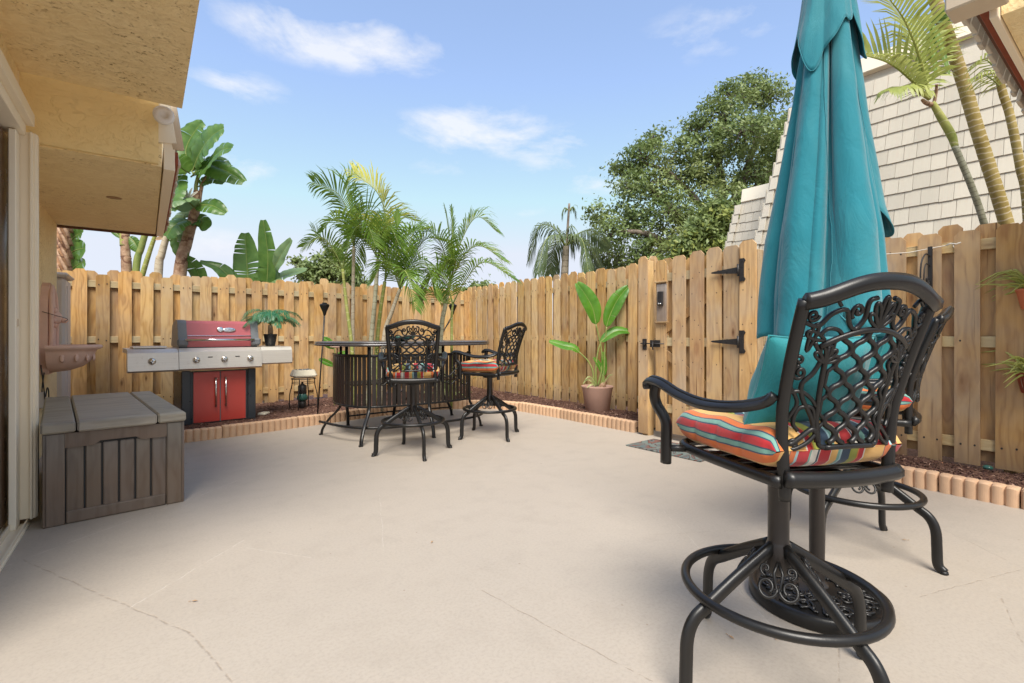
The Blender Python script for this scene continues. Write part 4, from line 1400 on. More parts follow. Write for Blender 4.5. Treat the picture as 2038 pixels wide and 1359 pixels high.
STOOLS = [
    ('near black bar stool in the right foreground with a striped cushion and teal pillow', 1.615, .74, -20.8, -24.3, 1.0, .90),
    ('black bar stool seen from behind in the middle of the bar table', 2.0, 4.21, -10, -25.8, .97),
    ('black bar stool turned side-on at the right end of the bar table', 2.985, 4.39, -3, 24.7, .97),
    ('black bar stool half hidden behind the near one, against the right fence', 2.955, .975, -4, 16.0, .98)]
for a in STOOLS:
    stool(*a)


def cushion_mesh(seed=1, ax=.232, by=.252, hz=.064):
    rnd = random.Random(seed)
    NV, NU = 44, 72
    tot = sum(w for w, _ in STRIPES)
    # cross section, starting at lower left
    sec, arc = [], [0.0]
    for k in range(NU + 1):
        ph = R(-100) - 2 * PI * k / NU          # from bottom left, up and over to the right
        c, s_ = math.cos(ph), math.sin(ph)
        sec.append((ax * math.copysign(abs(c) ** .42, c), hz * math.copysign(abs(s_) ** .62, s_)))
    for a, b in zip(sec[:-1], sec[1:]):
        arc.append(arc[-1] + math.hypot(b[0] - a[0], b[1] - a[1]))
    i0 = 0
    verts, uvs = [], []
    for j in range(NV + 1):
        v = -1 + 2 * j / NV
        e = max(0.0, 1 - abs(v) ** 7) ** .5
        ev = .94 + .06 * max(0, 1 - abs(v) ** 6)
        for k in range(NU + 1):
            x, z = sec[k]
            zz = z * e
            xx = x * ev * (1 - .03 * v)
            y = by * v
            # tufts on top and puckers along the sides
            if z > 0:
                for tx, ty in ((-.085, -.08), (.085, -.08), (-.085, .085), (.085, .085)):
                    dd = math.hypot(xx - tx, y - ty)
                    zz -= .036 * math.exp(-(dd / .038) ** 2) * (z / hz)
                zz += .010 * (z / hz) * math.cos(xx * 30) * math.cos(y * 30) * .6
            if abs(x) > ax * .8:
                pk = .006 * max(0, math.cos(y * 55)) ** 6
                xx -= math.copysign(pk, x)
            zz += .0035 * mnoise.noise(Vector((xx * 14 + seed * 3, y * 14, z * 14)))
            xx += .004 * mnoise.noise(Vector((xx * 9, y * 12 + seed * 5, z * 12)))
            y2 = y + .006 * mnoise.noise(Vector((xx * 10, y * 4, z * 16 + seed)))
            verts.append((xx, y2, zz))
            uvs.append(((arc[k] - .108) / tot, v))
    fs = []
    n = NU + 1
    for j in range(NV):
        for k in range(NU):
            fs.append((j * n + k, j * n + k + 1, (j + 1) * n + k + 1, (j + 1) * n + k))
    mb = MB().add(verts, fs, 0, True)
    me = mb.mesh('seat_cushion', M['striped_fabric'])
    ul = me.uv_layers.new(name='UVMap')
    for li, lp in enumerate(me.loops):
        ul.data[li].uv = uvs[lp.vertex_index]
    return me


T_ = NT(M['striped_fabric'].node_tree)
for nd in list(M['striped_fabric'].node_tree.nodes):   # wrap the stripe sequence round the cushion
    if nd.type == 'VALTORGB':
        src = nd.inputs[0].links[0].from_socket
        T_.t.links.new(T_.math('FRACT', src), nd.inputs[0])
CL = ['striped seat cushion on the near stool, under the teal pillow', 'striped seat cushion on the stool in the middle of the bar table',
      'striped seat cushion on the side-on stool at the right end of the bar table', 'striped seat cushion on the half hidden stool by the right fence']
for i, (l, x, y, b, s, zs) in enumerate([q[:6] for q in STOOLS]):
    F = R(s)
    z = .783 - (.024 if i in (1, 2) else 0)
    fo_ = Matrix.Rotation(F, 3, 'Z') @ Vector((0, .022, 0))
    o = put('seat_cushion', cushion_mesh(i + 1), None, (x + fo_.x, y + fo_.y, z), (R(-1.5), 0, F), scale=(.93 if i == 0 else 1, 1, 1))
    tag(o, CL[i], 'cushion', 'striped seat cushions')


def pillow_mesh(w, h, d, seed):
    N = 40
    vs, fs = [], []
    for sg in (1, -1):
        b = len(vs)
        for j in range(N + 1):
            for i in range(N + 1):
                u, v = -1 + 2 * i / N, -1 + 2 * j / N
                pin = 1 - .07 * (1 - abs(v) ** 2) * abs(u) ** 4
                pin2 = 1 - .07 * (1 - abs(u) ** 2) * abs(v) ** 4
                th = d * (max(0, 1 - u ** 2) * max(0, 1 - v ** 2)) ** .5
                th *= 1 + .22 * mnoise.noise(Vector((u * 1.6 + seed, v * 1.6, sg)))
                th += .006 * mnoise.noise(Vector((u * 5 + seed, v * 3, sg * 3))) * (1 - u * u)
                vs.append((w * u * pin, sg * th, h * v * pin2 - .02 * (1 - v) * (u * u) * .3))
        for j in range(N):
            for i in range(N):
                q = (b + j * (N + 1) + i, b + j * (N + 1) + i + 1, b + (j + 1) * (N + 1) + i + 1, b + (j + 1) * (N + 1) + i)
                fs.append(q if sg < 0 else q[::-1])
    mb = MB().add(vs, fs, 0, True)
    # corded seam round the edge
    seam = []
    for k in range(4 * N):
        s_, i = divmod(k, N)
        q = -1 + 2 * i / N
        u, v = ((q, -1), (1, q), (-q, 1), (-1, -q))[s_]
        pin = 1 - .07 * (1 - abs(v) ** 2) * abs(u) ** 4
        pin2 = 1 - .07 * (1 - abs(u) ** 2) * abs(v) ** 4
        seam.append((w * u * pin, .0, h * v * pin2 - .02 * (1 - v) * (u * u) * .3))
    mb.tube(seam, .0035, 6, closed=True)
    return mb.mesh('pillow', M['teal_pillow'])


def pillow(label, i, lx, ly, lz, tilt, yaw, w=.205, h=.160, d=.095):
    l, x, y, b, s, zs = STOOLS[i][:6]
    p = Matrix.Rotation(R(s), 3, 'Z') @ Vector((lx, ly, 0))
    o = put('throw_pillow', pillow_mesh(w, h, d, i * 3.3), None, (x + p.x, y + p.y, lz), (R(tilt), 0, R(s + yaw)))
    tag(o, label, 'pillow', 'teal throw pillows')


pillow('teal throw pillow leaning on the lattice back of the near stool', 0, .012, -.105, .955, 20, 4, w=.195, h=.150)
pillow('teal throw pillow on the half hidden stool by the right fence', 3, .0, -.11, .97, 16, -3)

# ------------------------------------------------------------------ bar table
def bar_table():
    t = thing('bar_table', 'long black metal bar table with a slatted skirt and curved footrail', 'bar table', (2.45, 5.25, 0))
    B = Vector((2.45, 5.25, 0))
    # top: stretched octagon with softened corners
    out = [(1.47, 5.52), (1.62, 5.02), (1.90, 4.80), (2.45, 4.70), (3.05, 4.76), (3.36, 4.95), (3.50, 5.28), (3.42, 5.66), (3.15, 5.86), (2.5, 5.93), (1.85, 5.90), (1.58, 5.78)]
    o = [Vector((x, y, 0)) - B for x, y in out]
    oc = curve(o, 3, True)
    def ring(s_, z):
        return [Vector((p.x * (1 - s_ / p.length), p.y * (1 - s_ / p.length), z)) for p in oc]
    mb = MB()
    mb.loft([ring(.03, .972), ring(.008, .976), ring(0, .986), ring(0, .992), ring(.012, .998), ring(.008, 1.004), ring(.004, 1.012), ring(.016, 1.020), ring(.06, 1.022), ring(.4, 1.022)])
    mb.build('table_top', M['table_top'], t)
    # skirt follows a bowed line; slats between two rails
    sk = curve([Vector(p) - B for p in ((1.72, 5.72, 0), (1.66, 5.42, 0), (1.72, 5.10, 0), (1.86, 4.92, 0), (2.15, 4.85, 0), (2.50, 4.83, 0), (2.85, 4.86, 0), (3.08, 4.95, 0), (3.20, 5.20, 0))], 10)
    for z, hgt in ((.875, .030), (.345, .022)):
        mb = MB().bar([p + Vector((0, 0, z)) for p in sk], .018, hgt)
        mb.build('skirt_rail', M['black_metal'], t)
    sl = resample(sk, .0515)
    me = MB().box((0, 0, .61), (.040, .008, .515), ch=.002).mesh('slat', M['bronze_metal'])
    for a, b in zip(sl[:-1], sl[1:]):
        m_ = (a + b) / 2
        put('slat', me, t, tuple(m_), math.atan2(b.y - a.y, b.x - a.x))
    legs = [(1.70, 5.38, 1.54, 5.54), (1.84, 4.91, 1.685, 4.715), (2.48, 4.825, 2.45, 4.66), (3.06, 4.93, 3.22, 4.93), (1.88, 5.74, 1.95, 5.90), (2.52, 5.78, 2.54, 5.93), (3.12, 5.68, 3.32, 5.80)]
    for i, (x0, y0, x1, y1) in enumerate(legs):
        a = Vector((x0, y0, 0)) - B; f = Vector((x1, y1, 0)) - B
        dr = (f - a)
        P = curve([a + Vector((0, 0, .97)), a + Vector((0, 0, .65)), a + Vector((0, 0, .36)), a + dr * .18 + Vector((0, 0, .27)), a + dr * .62 + Vector((0, 0, .17)), a + dr * .92 + Vector((0, 0, .07)), f + Vector((0, 0, .006))], 5)
        mb = MB().bar(P, .036, .020, up=dr.normalized(), ch=.3)
        mb.box(f + dr.normalized() * .006 + Vector((0, 0, .007)), (.04, .03, .014), ch=.004)
        mb.build('leg', M['black_metal'], t)
    # footrail outside the front legs
    fr = curve([Vector(p) - B for p in ((1.50, 5.46, .16), (1.62, 5.05, .155), (1.80, 4.83, .15), (2.1, 4.72, .15), (2.46, 4.68, .15), (2.85, 4.72, .15), (3.12, 4.82, .15), (3.28, 5.0, .15), (3.34, 5.4, .15))], 6)
    MB().tube(fr, .014, 10).build('footrail', M['black_metal'], t)
    mb = MB()
    mb.tube([Vector(p) - B for p in ((1.95, 5.86, .12), (2.54, 5.89, .12), (3.30, 5.76, .12))], .010, 8)
    mb.build('rear_stretcher', M['black_metal'], t)
    # inner shelf and back rails on the serving side
    mb = MB()
    mb.box(Vector((2.45, 5.45, .55)) - B, (1.35, .48, .012), ch=.003)
    mb.build('shelf', M['black_metal'], t)
    # wrought scrolls under the front of the skirt top
    for cx, cy, fl, sc_ in ((2.78, 4.80, 1, 1.0), (2.62, 4.78, -1, .8), (1.98, 4.82, 1, .7)):
        mb = MB()
        base = Vector((cx, cy, .66)) - B
        def pl(lst):
            return [base + Vector((a * fl * sc_, -.0, b * sc_)) for a, b in lst]
        mb.tube(pl(cr2([(-.12, -.04), (-.05, -.015), (.0, .03), (.06, .06), (.11, .03), (.12, -.02), (.17, -.03)], 5)), .006, 7)
        mb.tube(pl(cr2([(-.10, -.10), (-.04, -.12), (.02, -.08), (.08, -.10), (.13, -.135), (.17, -.11), (.15, -.09)], 5)), .006, 7)
        mb.tube(pl(cr2([(-.02, .05), (.03, .115), (.09, .12), (.125, .09), (.10, .065)], 5)), .006, 7)
        mb.tube(pl(spiral(.03, -.03, .045, 1.4, 90, 1, 24)), .005, 7)
        mb.build('scroll', M['black_metal'], t)
    return t


bar_table()
# woven green glass mat / runner and low bowl standing on the table
t = thing('glass_bowl', 'low green glass bowl standing on the middle of the bar table', 'bowl', (2.25, 5.05, 1.022))
mb = MB().lathe([(.03, 0), (.07, .006), (.14, .03), (.165, .055), (.160, .055), (.13, .032), (.06, .012), (.001, .010)], n=20)
mb.build('bowl_body', M['green_glass'], t)
t = thing('hexagon_caddy', 'black wire hexagon caddy hanging at the left side of the bar table', 'wire rack', (1.93, 4.80, .93))
mb = MB()
for i in range(4):
    cx = i * .062
    mb.tube([(cx + .034 * math.cos(R(60 * k + 30)), 0, .034 * math.sin(R(60 * k + 30))) for k in range(6)], .004, 6, closed=True)
    mb.tube([(cx + .034 * math.cos(R(60 * k + 30)), .07, .034 * math.sin(R(60 * k + 30))) for k in range(6)], .004, 6, closed=True)
mb.tube([(0, 0, .034), (.19, 0, .034)], .004, 6)
mb.tube([(0, 0, -.034), (0, .07, -.034), (.19, .07, -.034), (.19, 0, -.034)], .004, 6)
mb.build('wire_frame', M['black_iron'], t)

# ------------------------------------------------------------------ umbrella
UB = Vector((2.215, .862, 0))


def umbrella():
    t = thing('patio_umbrella', 'closed teal patio umbrella standing behind the near bar stool', 'umbrella', tuple(UB))
    lean = Vector((.018, -.012))
    mb = MB().tube([(0, 0, .05), (lean.x * 1.0, lean.y * 1.0, 1.2), (lean.x * 2, lean.y * 2, 2.72)], .0195, 16)
    mb.build('pole', M['bronze_metal'], t)
    NT_, NZ = 260, 70
    rnd = random.Random(5)
    # creases between the hanging folds: base angle (deg, world), drift with height, depth, half-width
    cre = [(0, 8, .62, 13), (47, -10, .55, 12), (88, 7, .66, 11), (137, -8, .55, 13), (176, 10, .60, 10), (206, 12, .66, 9), (232, 7, .58, 7), (251, -6, .50, 6), (276, -9, .60, 8), (303, -12, .66, 9), (331, 8, .55, 10)]
    def R0(z):
        T = [(1.0, .226), (1.25, .224), (1.5, .206), (1.75, .168), (2.0, .132), (2.2, .108), (2.45, .080), (2.7, .055)]
        for (za, ra), (zb, rb) in zip(T[:-1], T[1:]):
            if z <= zb:
                k = max(0, (z - za) / (zb - za))
                return ra + (rb - ra) * k
        return T[-1][1]
    def hem(th):
        d = math.degrees(th) % 360
        h = 1.05
        for c, w, dz in ((170, 34, -.03), (205, 20, .0), (240, 25, .05), (330, 26, .02), (300, 14, .10), (20, 22, .30), (60, 30, .12), (110, 30, .05)):
            dd = min(abs(d - c), 360 - abs(d - c))
            h += dz * math.exp(-(dd / w) ** 2)
        return h + .012 * math.sin(th * 11) + .02 * abs(math.sin(th * 4.5))
    rings = []
    for j in range(NZ + 1):
        ring = []
        for i in range(NT_):
            th = 2 * PI * i / NT_
            hz = hem(th)
            z = hz + (2.68 - hz) * (j / NZ)
            k = (z - 1.0) / 1.7
            r = R0(z)
            f = 1.0
            for c, dr, dp, w in cre:
                c2 = c + dr * (k - .3) * 1.3
                dd = (math.degrees(th) - c2 + 540) % 360 - 180
                ww = w * (1.25 - .35 * (1 - k))
                # asymmetric: steep on one side, soft roll on the other
                ww = ww * (1.5 if dd > 0 else .62)
                f -= dp * (.42 + .3 * k) * math.exp(-abs(dd / ww) ** 1.25)
            f = max(f, .40)
            f *= 1 + .035 * mnoise.noise(Vector((math.cos(th) * 2.2, math.sin(th) * 2.2, z * 2.1)))
            r = r * f * 1.10 + .0022 * mnoise.noise(Vector((math.cos(th) * 9, math.sin(th) * 9, z * 7)))
            ring.append(Vector((math.cos(th) * r + lean.x * z * .8, math.sin(th) * r + lean.y * z * .8, z)))
        rings.append(ring)
    rings_c = rings
    mb = MB().loft(rings, True, False)
    o = mb.build('canopy', M['teal_canvas'], t)
    sm = o.modifiers.new('thickness', 'SOLIDIFY'); sm.thickness = .003
    # wind vent: short scalloped skirt over the top of the folds
    rings = []
    NZ2 = 26
    for j in range(NZ2 + 1):
        ring = []
        for i in range(220):
            th = 2 * PI * i / 220
            lob = abs(math.sin(th * 2.5 + .9))
            dg = math.degrees(th)
            hz = 2.33 + .10 * (1 - lob) ** 1.2 + .03 * mnoise.noise(Vector((math.cos(th) * 3, math.sin(th) * 3, 0)))
            for c_, w_, dz_ in ((186, 26, -.23), (300, 30, -.13), (60, 40, -.15)):
                e_ = abs((dg - c_ + 540) % 360 - 180)
                hz += dz_ * math.exp(-(e_ / w_) ** 2)
            z = hz + (2.74 - hz) * j / NZ2
            k = max(0, (z - 2.05) / .7)
            r = .142 - .085 * k + .022 * (1 - k) * lob - .030 * (1 - k) ** 2 * (1 - lob)
            r *= 1 + .06 * mnoise.noise(Vector((math.cos(th) * 4, math.sin(th) * 4, z * 5)))
            ring.append(Vector((math.cos(th) * r + lean.x * z * .8, math.sin(th) * r + lean.y * z * .8, z)))
        rings.append(ring)
    mb = MB().loft(rings, True, False)
    mb.tube(rings[0], .0022, 5, closed=True)
    o = mb.build('wind_vent', M['teal_canvas'], t)
    sm = o.modifiers.new('thickness', 'SOLIDIFY'); sm.thickness = .003
    MB().lathe([(.02, 2.70), (.035, 2.74), (.02, 2.80), (.028, 2.83), (.012, 2.87), (.001, 2.88)], (lean.x * 2, lean.y * 2, 0), 12).build('finial', M['bronze_metal'], t)
    # one panel hangs free on the right, ending in a curled scallop above the rest
    def flap(a0, a1, z0, zt, k, nm):
        rings = []
        for j in range(31):
            ring = []
            for i in range(31):
                q = i / 30
                th = R(a0 + (a1 - a0) * q)
                hz = z0 + .10 * (2 * q - 1) ** 2
                z = hz + (zt - hz) * j / 30
                e = 1 - j / 30
                r = R0(z) * (k + .05 * math.sin(q * PI)) * (.78 + .30 * math.sin(q * PI) ** .6) + .004 * mnoise.noise(Vector((q * 4, z * 5, k)))
                if j < 3: r += .006 * (3 - j) * .6
                ring.append(Vector((math.cos(th) * r + lean.x * z * .8, math.sin(th) * r + lean.y * z * .8, z)))
            rings.append(ring)
        mb = MB().loft(rings, False, False)
        mb.tube(rings[0], .0025, 5)
        o = mb.build(nm, M['teal_canvas'], t)
        sm = o.modifiers.new('thickness', 'SOLIDIFY'); sm.thickness = .002
    flap(-66, -14, 1.50, 2.45, 1.10, 'canopy_fold')
    flap(150, 196, 1.06, 2.35, .97, 'canopy_fold')
    flap(212, 262, 1.10, 2.40, 1.03, 'canopy_fold')
    for an in (158, 205, 238, 268, 300, 330):
        sl_ = []
        for j in range(26):
            z = 1.10 + 1.22 * j / 25
            ri = rings_c[int((z - 1.08) / 1.62 * NZ)]
            i_ = int(((an + 6 * math.sin(j * .2)) % 360) / 360 * NT_) % NT_
            p_ = ri[i_]
            ax_ = Vector((lean.x * p_.z * .8, lean.y * p_.z * .8, p_.z))
            sl_.append(p_ + (p_ - ax_).normalized() * .002)
        MB().tube(sl_, .0016, 4).build('seam', M['teal_canvas'], t)
    # one folded rib end and loose hem strip on the left side
    return t


umbrella()


def umbrella_base():
    t = thing('umbrella_stand', 'round ornate cast iron umbrella stand on the patio under the near stool', 'umbrella stand', tuple(UB))
    mb = MB()
    mb.lathe([(.248, 0), (.254, .006), (.254, .040), (.250, .050), (.240, .056), (.228, .050), (.215, .046), (.10, .058), (.045, .070), (.001, .072)], n=56)
    mb.build('base_disc', M['black_metal'], t)
    # cast scrolls in relief, five-fold
    mb = MB()
    def zz(r):
        return .048 + (.215 - min(r, .215)) * .105 if r > .10 else .060 + (.10 - r) * .2
    def relief(pl, r0):
        out = []
        for rr, an in pl:
            out.append((rr * math.cos(an), rr * math.sin(an), zz(rr) + .002))
        mb.tube(out, r0, 6)
    for k in range(8):
        a0 = 2 * PI * k / 8
        for sg in (1, -1):
            relief([(.172 + .034 * (1 - i / 26 * .75) * math.cos(sg * 2 * PI * 1.6 * i / 26 + 1.0), a0 + sg * .13 + .034 * (1 - i / 26 * .75) * math.sin(sg * 2 * PI * 1.6 * i / 26 + 1.0) / .172) for i in range(27)], .0062)
            relief([(.112 + .026 * (1 - i / 20 * .7) * math.cos(sg * 2 * PI * 1.4 * i / 20 + 2.6), a0 + sg * .20 + .026 * (1 - i / 20 * .7) * math.sin(sg * 2 * PI * 1.4 * i / 20 + 2.6) / .112) for i in range(21)], .0055)
        relief([(.075 + .135 * i / 14, a0 + .30 * math.sin(i / 14 * PI * 1.7)) for i in range(15)], .006)
        relief([(.09 + .115 * i / 12, a0 + .39 - .22 * math.sin(i / 12 * PI)) for i in range(13)], .0048)
        relief([(.205 - .02 * abs(math.sin(i / 10 * PI)), a0 + .1 + .25 * i / 10) for i in range(11)], .005)
    mb.build('cast_scrolls', M['black_metal'], t)
    MB().lathe([(.045, .06), (.042, .075), (.030, .085), (.0285, .10), (.0285, .60), (.031, .605), (.031, .625), (.022, .63)], n=24).build('tube', M['bronze_metal'], t)
    mb = MB()
    mb.tube([(.02, 0, 0), (.052, 0, 0)], .006, 8)
    mb.lathe([(.010, 0), (.020, .004), (.020, .022), (.012, .026)], n=7, smooth=False)
    n0 = len(mb.v)
    pts = mb.v[-28:]
    mb.v[-28:] = [(.050 + z, x, y) for x, y, z in pts]
    mb.build('knob', M['black_iron'], t, (.012, -.02, .52), R(-62))


umbrella_base()

# ------------------------------------------------------------------ deck box
def deck_box():
    Wd, Lg, H = .665, 1.60, .60
    t = thing('deck_box', 'large dark grey wood-look deck box by the sliding door', 'deck box', (-.463, 3.795, 0), R(6.2))
    # local x = across the front, y = depth
    core = MB().box((Wd / 2, Lg / 2, .26), (Wd - .05, Lg - .05, .50))
    core.build('inner_body', M['rubber'], t)
    for x, w in ((.045, .09), (Wd - .045, .09)):
        for y in (.022, Lg - .022):
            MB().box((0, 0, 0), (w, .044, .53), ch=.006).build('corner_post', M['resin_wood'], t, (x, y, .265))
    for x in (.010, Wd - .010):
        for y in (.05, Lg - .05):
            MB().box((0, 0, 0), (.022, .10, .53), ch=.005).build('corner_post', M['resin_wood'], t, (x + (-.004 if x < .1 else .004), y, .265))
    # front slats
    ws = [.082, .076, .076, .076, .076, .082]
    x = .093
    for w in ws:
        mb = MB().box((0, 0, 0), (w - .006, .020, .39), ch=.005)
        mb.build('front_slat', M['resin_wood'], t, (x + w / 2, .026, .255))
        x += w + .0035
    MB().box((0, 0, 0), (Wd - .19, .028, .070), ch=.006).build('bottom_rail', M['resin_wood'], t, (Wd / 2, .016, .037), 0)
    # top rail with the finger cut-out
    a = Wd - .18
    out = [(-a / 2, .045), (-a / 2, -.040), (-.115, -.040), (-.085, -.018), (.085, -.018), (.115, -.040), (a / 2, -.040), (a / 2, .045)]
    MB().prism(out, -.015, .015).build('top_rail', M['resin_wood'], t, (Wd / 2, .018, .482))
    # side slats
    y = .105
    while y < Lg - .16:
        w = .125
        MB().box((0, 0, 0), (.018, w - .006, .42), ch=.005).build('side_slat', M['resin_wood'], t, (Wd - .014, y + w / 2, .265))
        y += w + .003
    for z in (.035, .49):
        MB().box((0, 0, 0), (.024, Lg - .2, .07), ch=.005).build('side_rail', M['resin_wood'], t, (Wd - .006, Lg / 2, z))
    # lid: two end boards and a middle board with a gentle crown
    zt = .562
    for y0, y1, x0, x1 in ((0, 0, 0, 0),):
        pass
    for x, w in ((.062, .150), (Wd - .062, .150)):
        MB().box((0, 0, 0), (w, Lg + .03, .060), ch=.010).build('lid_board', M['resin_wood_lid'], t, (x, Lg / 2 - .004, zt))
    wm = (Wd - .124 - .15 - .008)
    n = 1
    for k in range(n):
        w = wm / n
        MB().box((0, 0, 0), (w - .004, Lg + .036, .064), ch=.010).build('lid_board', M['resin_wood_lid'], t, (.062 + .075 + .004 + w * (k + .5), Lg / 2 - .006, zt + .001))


deck_box()


# ------------------------------------------------------------------ gas grill
def grill():
    t = thing('gas_grill', 'red and black gas grill with stainless control panel and side shelves', 'grill', (.695, 6.595, 0), R(5.5))
    MB().box((0, .27, .375), (.76, .50, .61), ch=.008).build('cabinet', M['grill_black'], t)
    MB().box((0, .255, .036), (.80, .54, .072), ch=.010).build('plinth', M['grill_black'], t)
    for sg in (-1, 1):
        MB().box((sg * .335, .008, .385), (.085, .026, .61), ch=.006).build('cabinet_post', M['grill_grey'] if False else M['grill_black'], t)
        d = MB().box((0, 0, 0), (.262, .020, .575), ch=.004).build('cabinet_door', M['grill_red'], t, (sg * .136, .004, .382))
        MB().box((0, .002, 0), (.272, .010, .585), ch=.002).build('door_edge', M['grill_grey'], d)
        hb = MB()
        hb.tube([(0, -.040, -.17), (0, -.040, .17)], .0095, 10)
        for z in (-.155, .155):
            hb.tube([(0, -.008, z), (0, -.04, z)], .011, 8)
        hb.build('door_handle', M['chrome'], d, (-sg * .085, 0, .05))
    # control panel in three faces; sloped front
    def face(x0, x1, dz, nm):
        out = [(-.095, .70), (-.12, .718), (-.098, .905), (-.045, .945), (.50, .95), (.50, .90), (.0, .90), (.0, .70)]
        mb = MB().prism([(y, z + dz) for y, z in out], x0, x1, axis='X')
        return mb.build(nm, M['stainless'], t)
    face(-.415, .415, 0, 'control_panel')
    ls = face(-.86, -.42, -.004, 'side_shelf')
    MB().box((-.66, .16, .958), (.30, .34, .022), ch=.006).build('side_burner_lid', M['stainless'], t)
    def shelf_r():
        out = [(-.075, .735), (-.095, .75), (-.08, .905), (-.045, .945), (.46, .95), (.46, .93), (.0, .92), (.0, .735)]
        mb = MB().prism(out, .42, .775, axis='X')
        return mb.build('side_shelf', M['stainless'], t)
    shelf_r()
    for x in (-.655, -.255, .02, .29):
        k = MB()
        k.lathe([(.036, 0), (.036, .006), (.030, .010), (.029, .022), (.024, .028), (.001, .028)], n=20)
        k.box((0, 0, .032), (.012, .050, .020), ch=.003)
        o = k.build('knob', M['chrome'], t, (x, -.109, .812), (R(83.5), 0, 0))
        MB().box((0, 0, .042), (.004, .022, .004)).build('knob_pointer', M['rubber'], o)
    for x in (-.12, .155):
        MB().box((x, -.1065, .842), (.045, .006, .009), R(0)).build('panel_slot', M['rubber'], t)
    # firebox
    MB().box((0, .25, .955), (.80, .46, .05), ch=.006).build('firebox', M['grill_black'], t)
    # lid: red front between dark end caps
    prof = [(.0, .955), (-.004, 1.03), (.012, 1.09), (.055, 1.225), (.075, 1.252), (.20, 1.262), (.40, 1.20), (.48, .96)]
    MB().prism(prof, -.325, .325, axis='X').build('lid', M['grill_red_lid'], t)
    for sg in (-1, 1):
        p2 = [(y - (.006 if y < .3 else -.004), z + .004) for y, z in prof]
        MB().prism(p2, sg * .326, sg * .410, axis='X').build('lid_end_cap', M['grill_grey'], t)
        MB().box((sg * .372, -.022, 1.01), (.105, .060, .085), ch=.018).build('handle_bracket', M['grill_grey'], t)
    MB().tube([(-.35, -.052, 1.035), (.35, -.052, 1.035)], .0135, 12).build('lid_handle', M['chrome'], t)
    MB().box((0, .005, 1.083), (.648, .014, .008), ch=.003).build('lid_trim', M['chrome'], t)
    # maker's badge: a round boss overlapping an oval plate with raised script
    mb = MB()
    mb.lathe([(.036, 0), (.036, .006), (.028, .010), (.001, .010)], (-.045, 0, 0), 20, sx=1.0, sy=.85)
    mb.lathe([(.070, 0), (.070, .005), (.062, .008), (.001, .008)], (.045, -.004, 0), 24, sx=1, sy=.40)
    bd_ = mb.build('badge', M['chrome'], t, (.05, .026, 1.155), (R(73), 0, 0))
    mb = MB()
    for k in range(7):
        x = .0 + k * .014
        mb.tube([(x, -.012, .0095), (x + .004, .008 if k % 3 else .014, .0095), (x + .009, -.010, .0095)], .0016, 5)
    mb.build('badge_script', M['grill_grey'], bd_)
    for sg in (-1, 1):
        MB().lathe([(.028, 0), (.028, .03), (.012, .03)], (sg * .33, .03, -.0), 12).build('caster', M['rubber'], t)


grill()


# ------------------------------------------------------------------ wall fountain
def fountain():
    t = thing('wall_fountain', 'pink terracotta wall fountain with a half-round basin on the stucco wall', 'fountain', (-.75, 6.12, 0))
    # back plate standing out from the wall, arched top
    out = [(-.16, .78), (-.13, .74), (.13, .74), (.16, .78), (.19, .98), (.185, 1.28), (.165, 1.40), (.12, 1.47), (.10, 1.53), (.0, 1.57), (-.10, 1.53), (-.12, 1.47), (-.165, 1.40), (-.185, 1.28), (-.19, .98)]
    MB().prism([(y, z) for y, z in out], 0, .055, axis='X').build('back_plate', M['pink_cement'], t)
    MB().prism([(y * .74, .99 + (z - .99) * .92) for y, z in out if z > .9], .055, .075, axis='X').build('raised_panel', M['pink_cement'], t)
    for sg in (-1, 1):
        MB().tube(curve([(.06, sg * .165, .80), (.075, sg * .165, 1.05), (.075, sg * .160, 1.30), (.07, sg * .12, 1.46), (.06, sg * .02, 1.54)], 5), .018, 8).build('moulding', M['pink_cement'], t)
    mb = MB()
    # lion-like spout mask reduced to lumps: brow, muzzle, mane
    mb.lathe([(.001, .06), (.035, .05), (.055, .02), (.06, 0)], n=12)
    mb.v = [(.07 + z * 1.1, x, 1.25 + y * 1.2) for x, y, z in mb.v]
    mb.box((.145, 0, 1.225), (.06, .05, .045), ch=.018)
    for k in range(9):
        an = 2 * PI * k / 9
        c = Vector((.085, .065 * math.cos(an), 1.25 + .075 * math.sin(an)))
        mb.box(c, (.04, .035, .04), Matrix.Rotation(an, 3, 'X'), ch=.014)
    mb.build('spout_mask', M['pink_cement'], t)
    # basin, half round
    n = 20
    prof = [(.02, .75), (.12, .765), (.20, .80), (.255, .86), (.278, .93), (.285, .955), (.315, .965), (.325, .985), (.315, 1.0), (.285, 1.0), (.262, .985), (.24, .93), (.15, .86), (.01, .85)]
    rings = [[Vector((.05 + r * 1.15 * math.sin(PI * k / n), r * math.cos(PI * k / n), z)) for k in range(n + 1)] for r, z in prof]
    MB().loft(rings, False, False).build('basin', M['pink_cement'], t)
    me = MB().lathe([(.001, .010), (.014, .008), (.020, 0)], n=10, sy=2.0).mesh('lobe', M['pink_cement'])
    for k in range(1, 9):
        an = PI * k / 9
        put('lobe', me, t, (.05 + .268 * 1.15 * math.sin(an), .268 * math.cos(an), .885), (R(90), 0, PI / 2 + (PI / 2 - an)))
    MB().tube(curve([(.02, -.19, 1.30), (.10, -.20, 1.27), (.18, -.16, 1.24), (.15, -.02, 1.22), (.06, -.02, 1.20)], 5), .0028, 5).build('cord', M['cord_black'], t)
    MB().tube(curve([(.03, -.17, .76), (.02, -.20, .60), (.03, -.21, .45), (.02, -.16, .42)], 5), .005, 6).build('power_cord', M['cord_black'], t)


fountain()

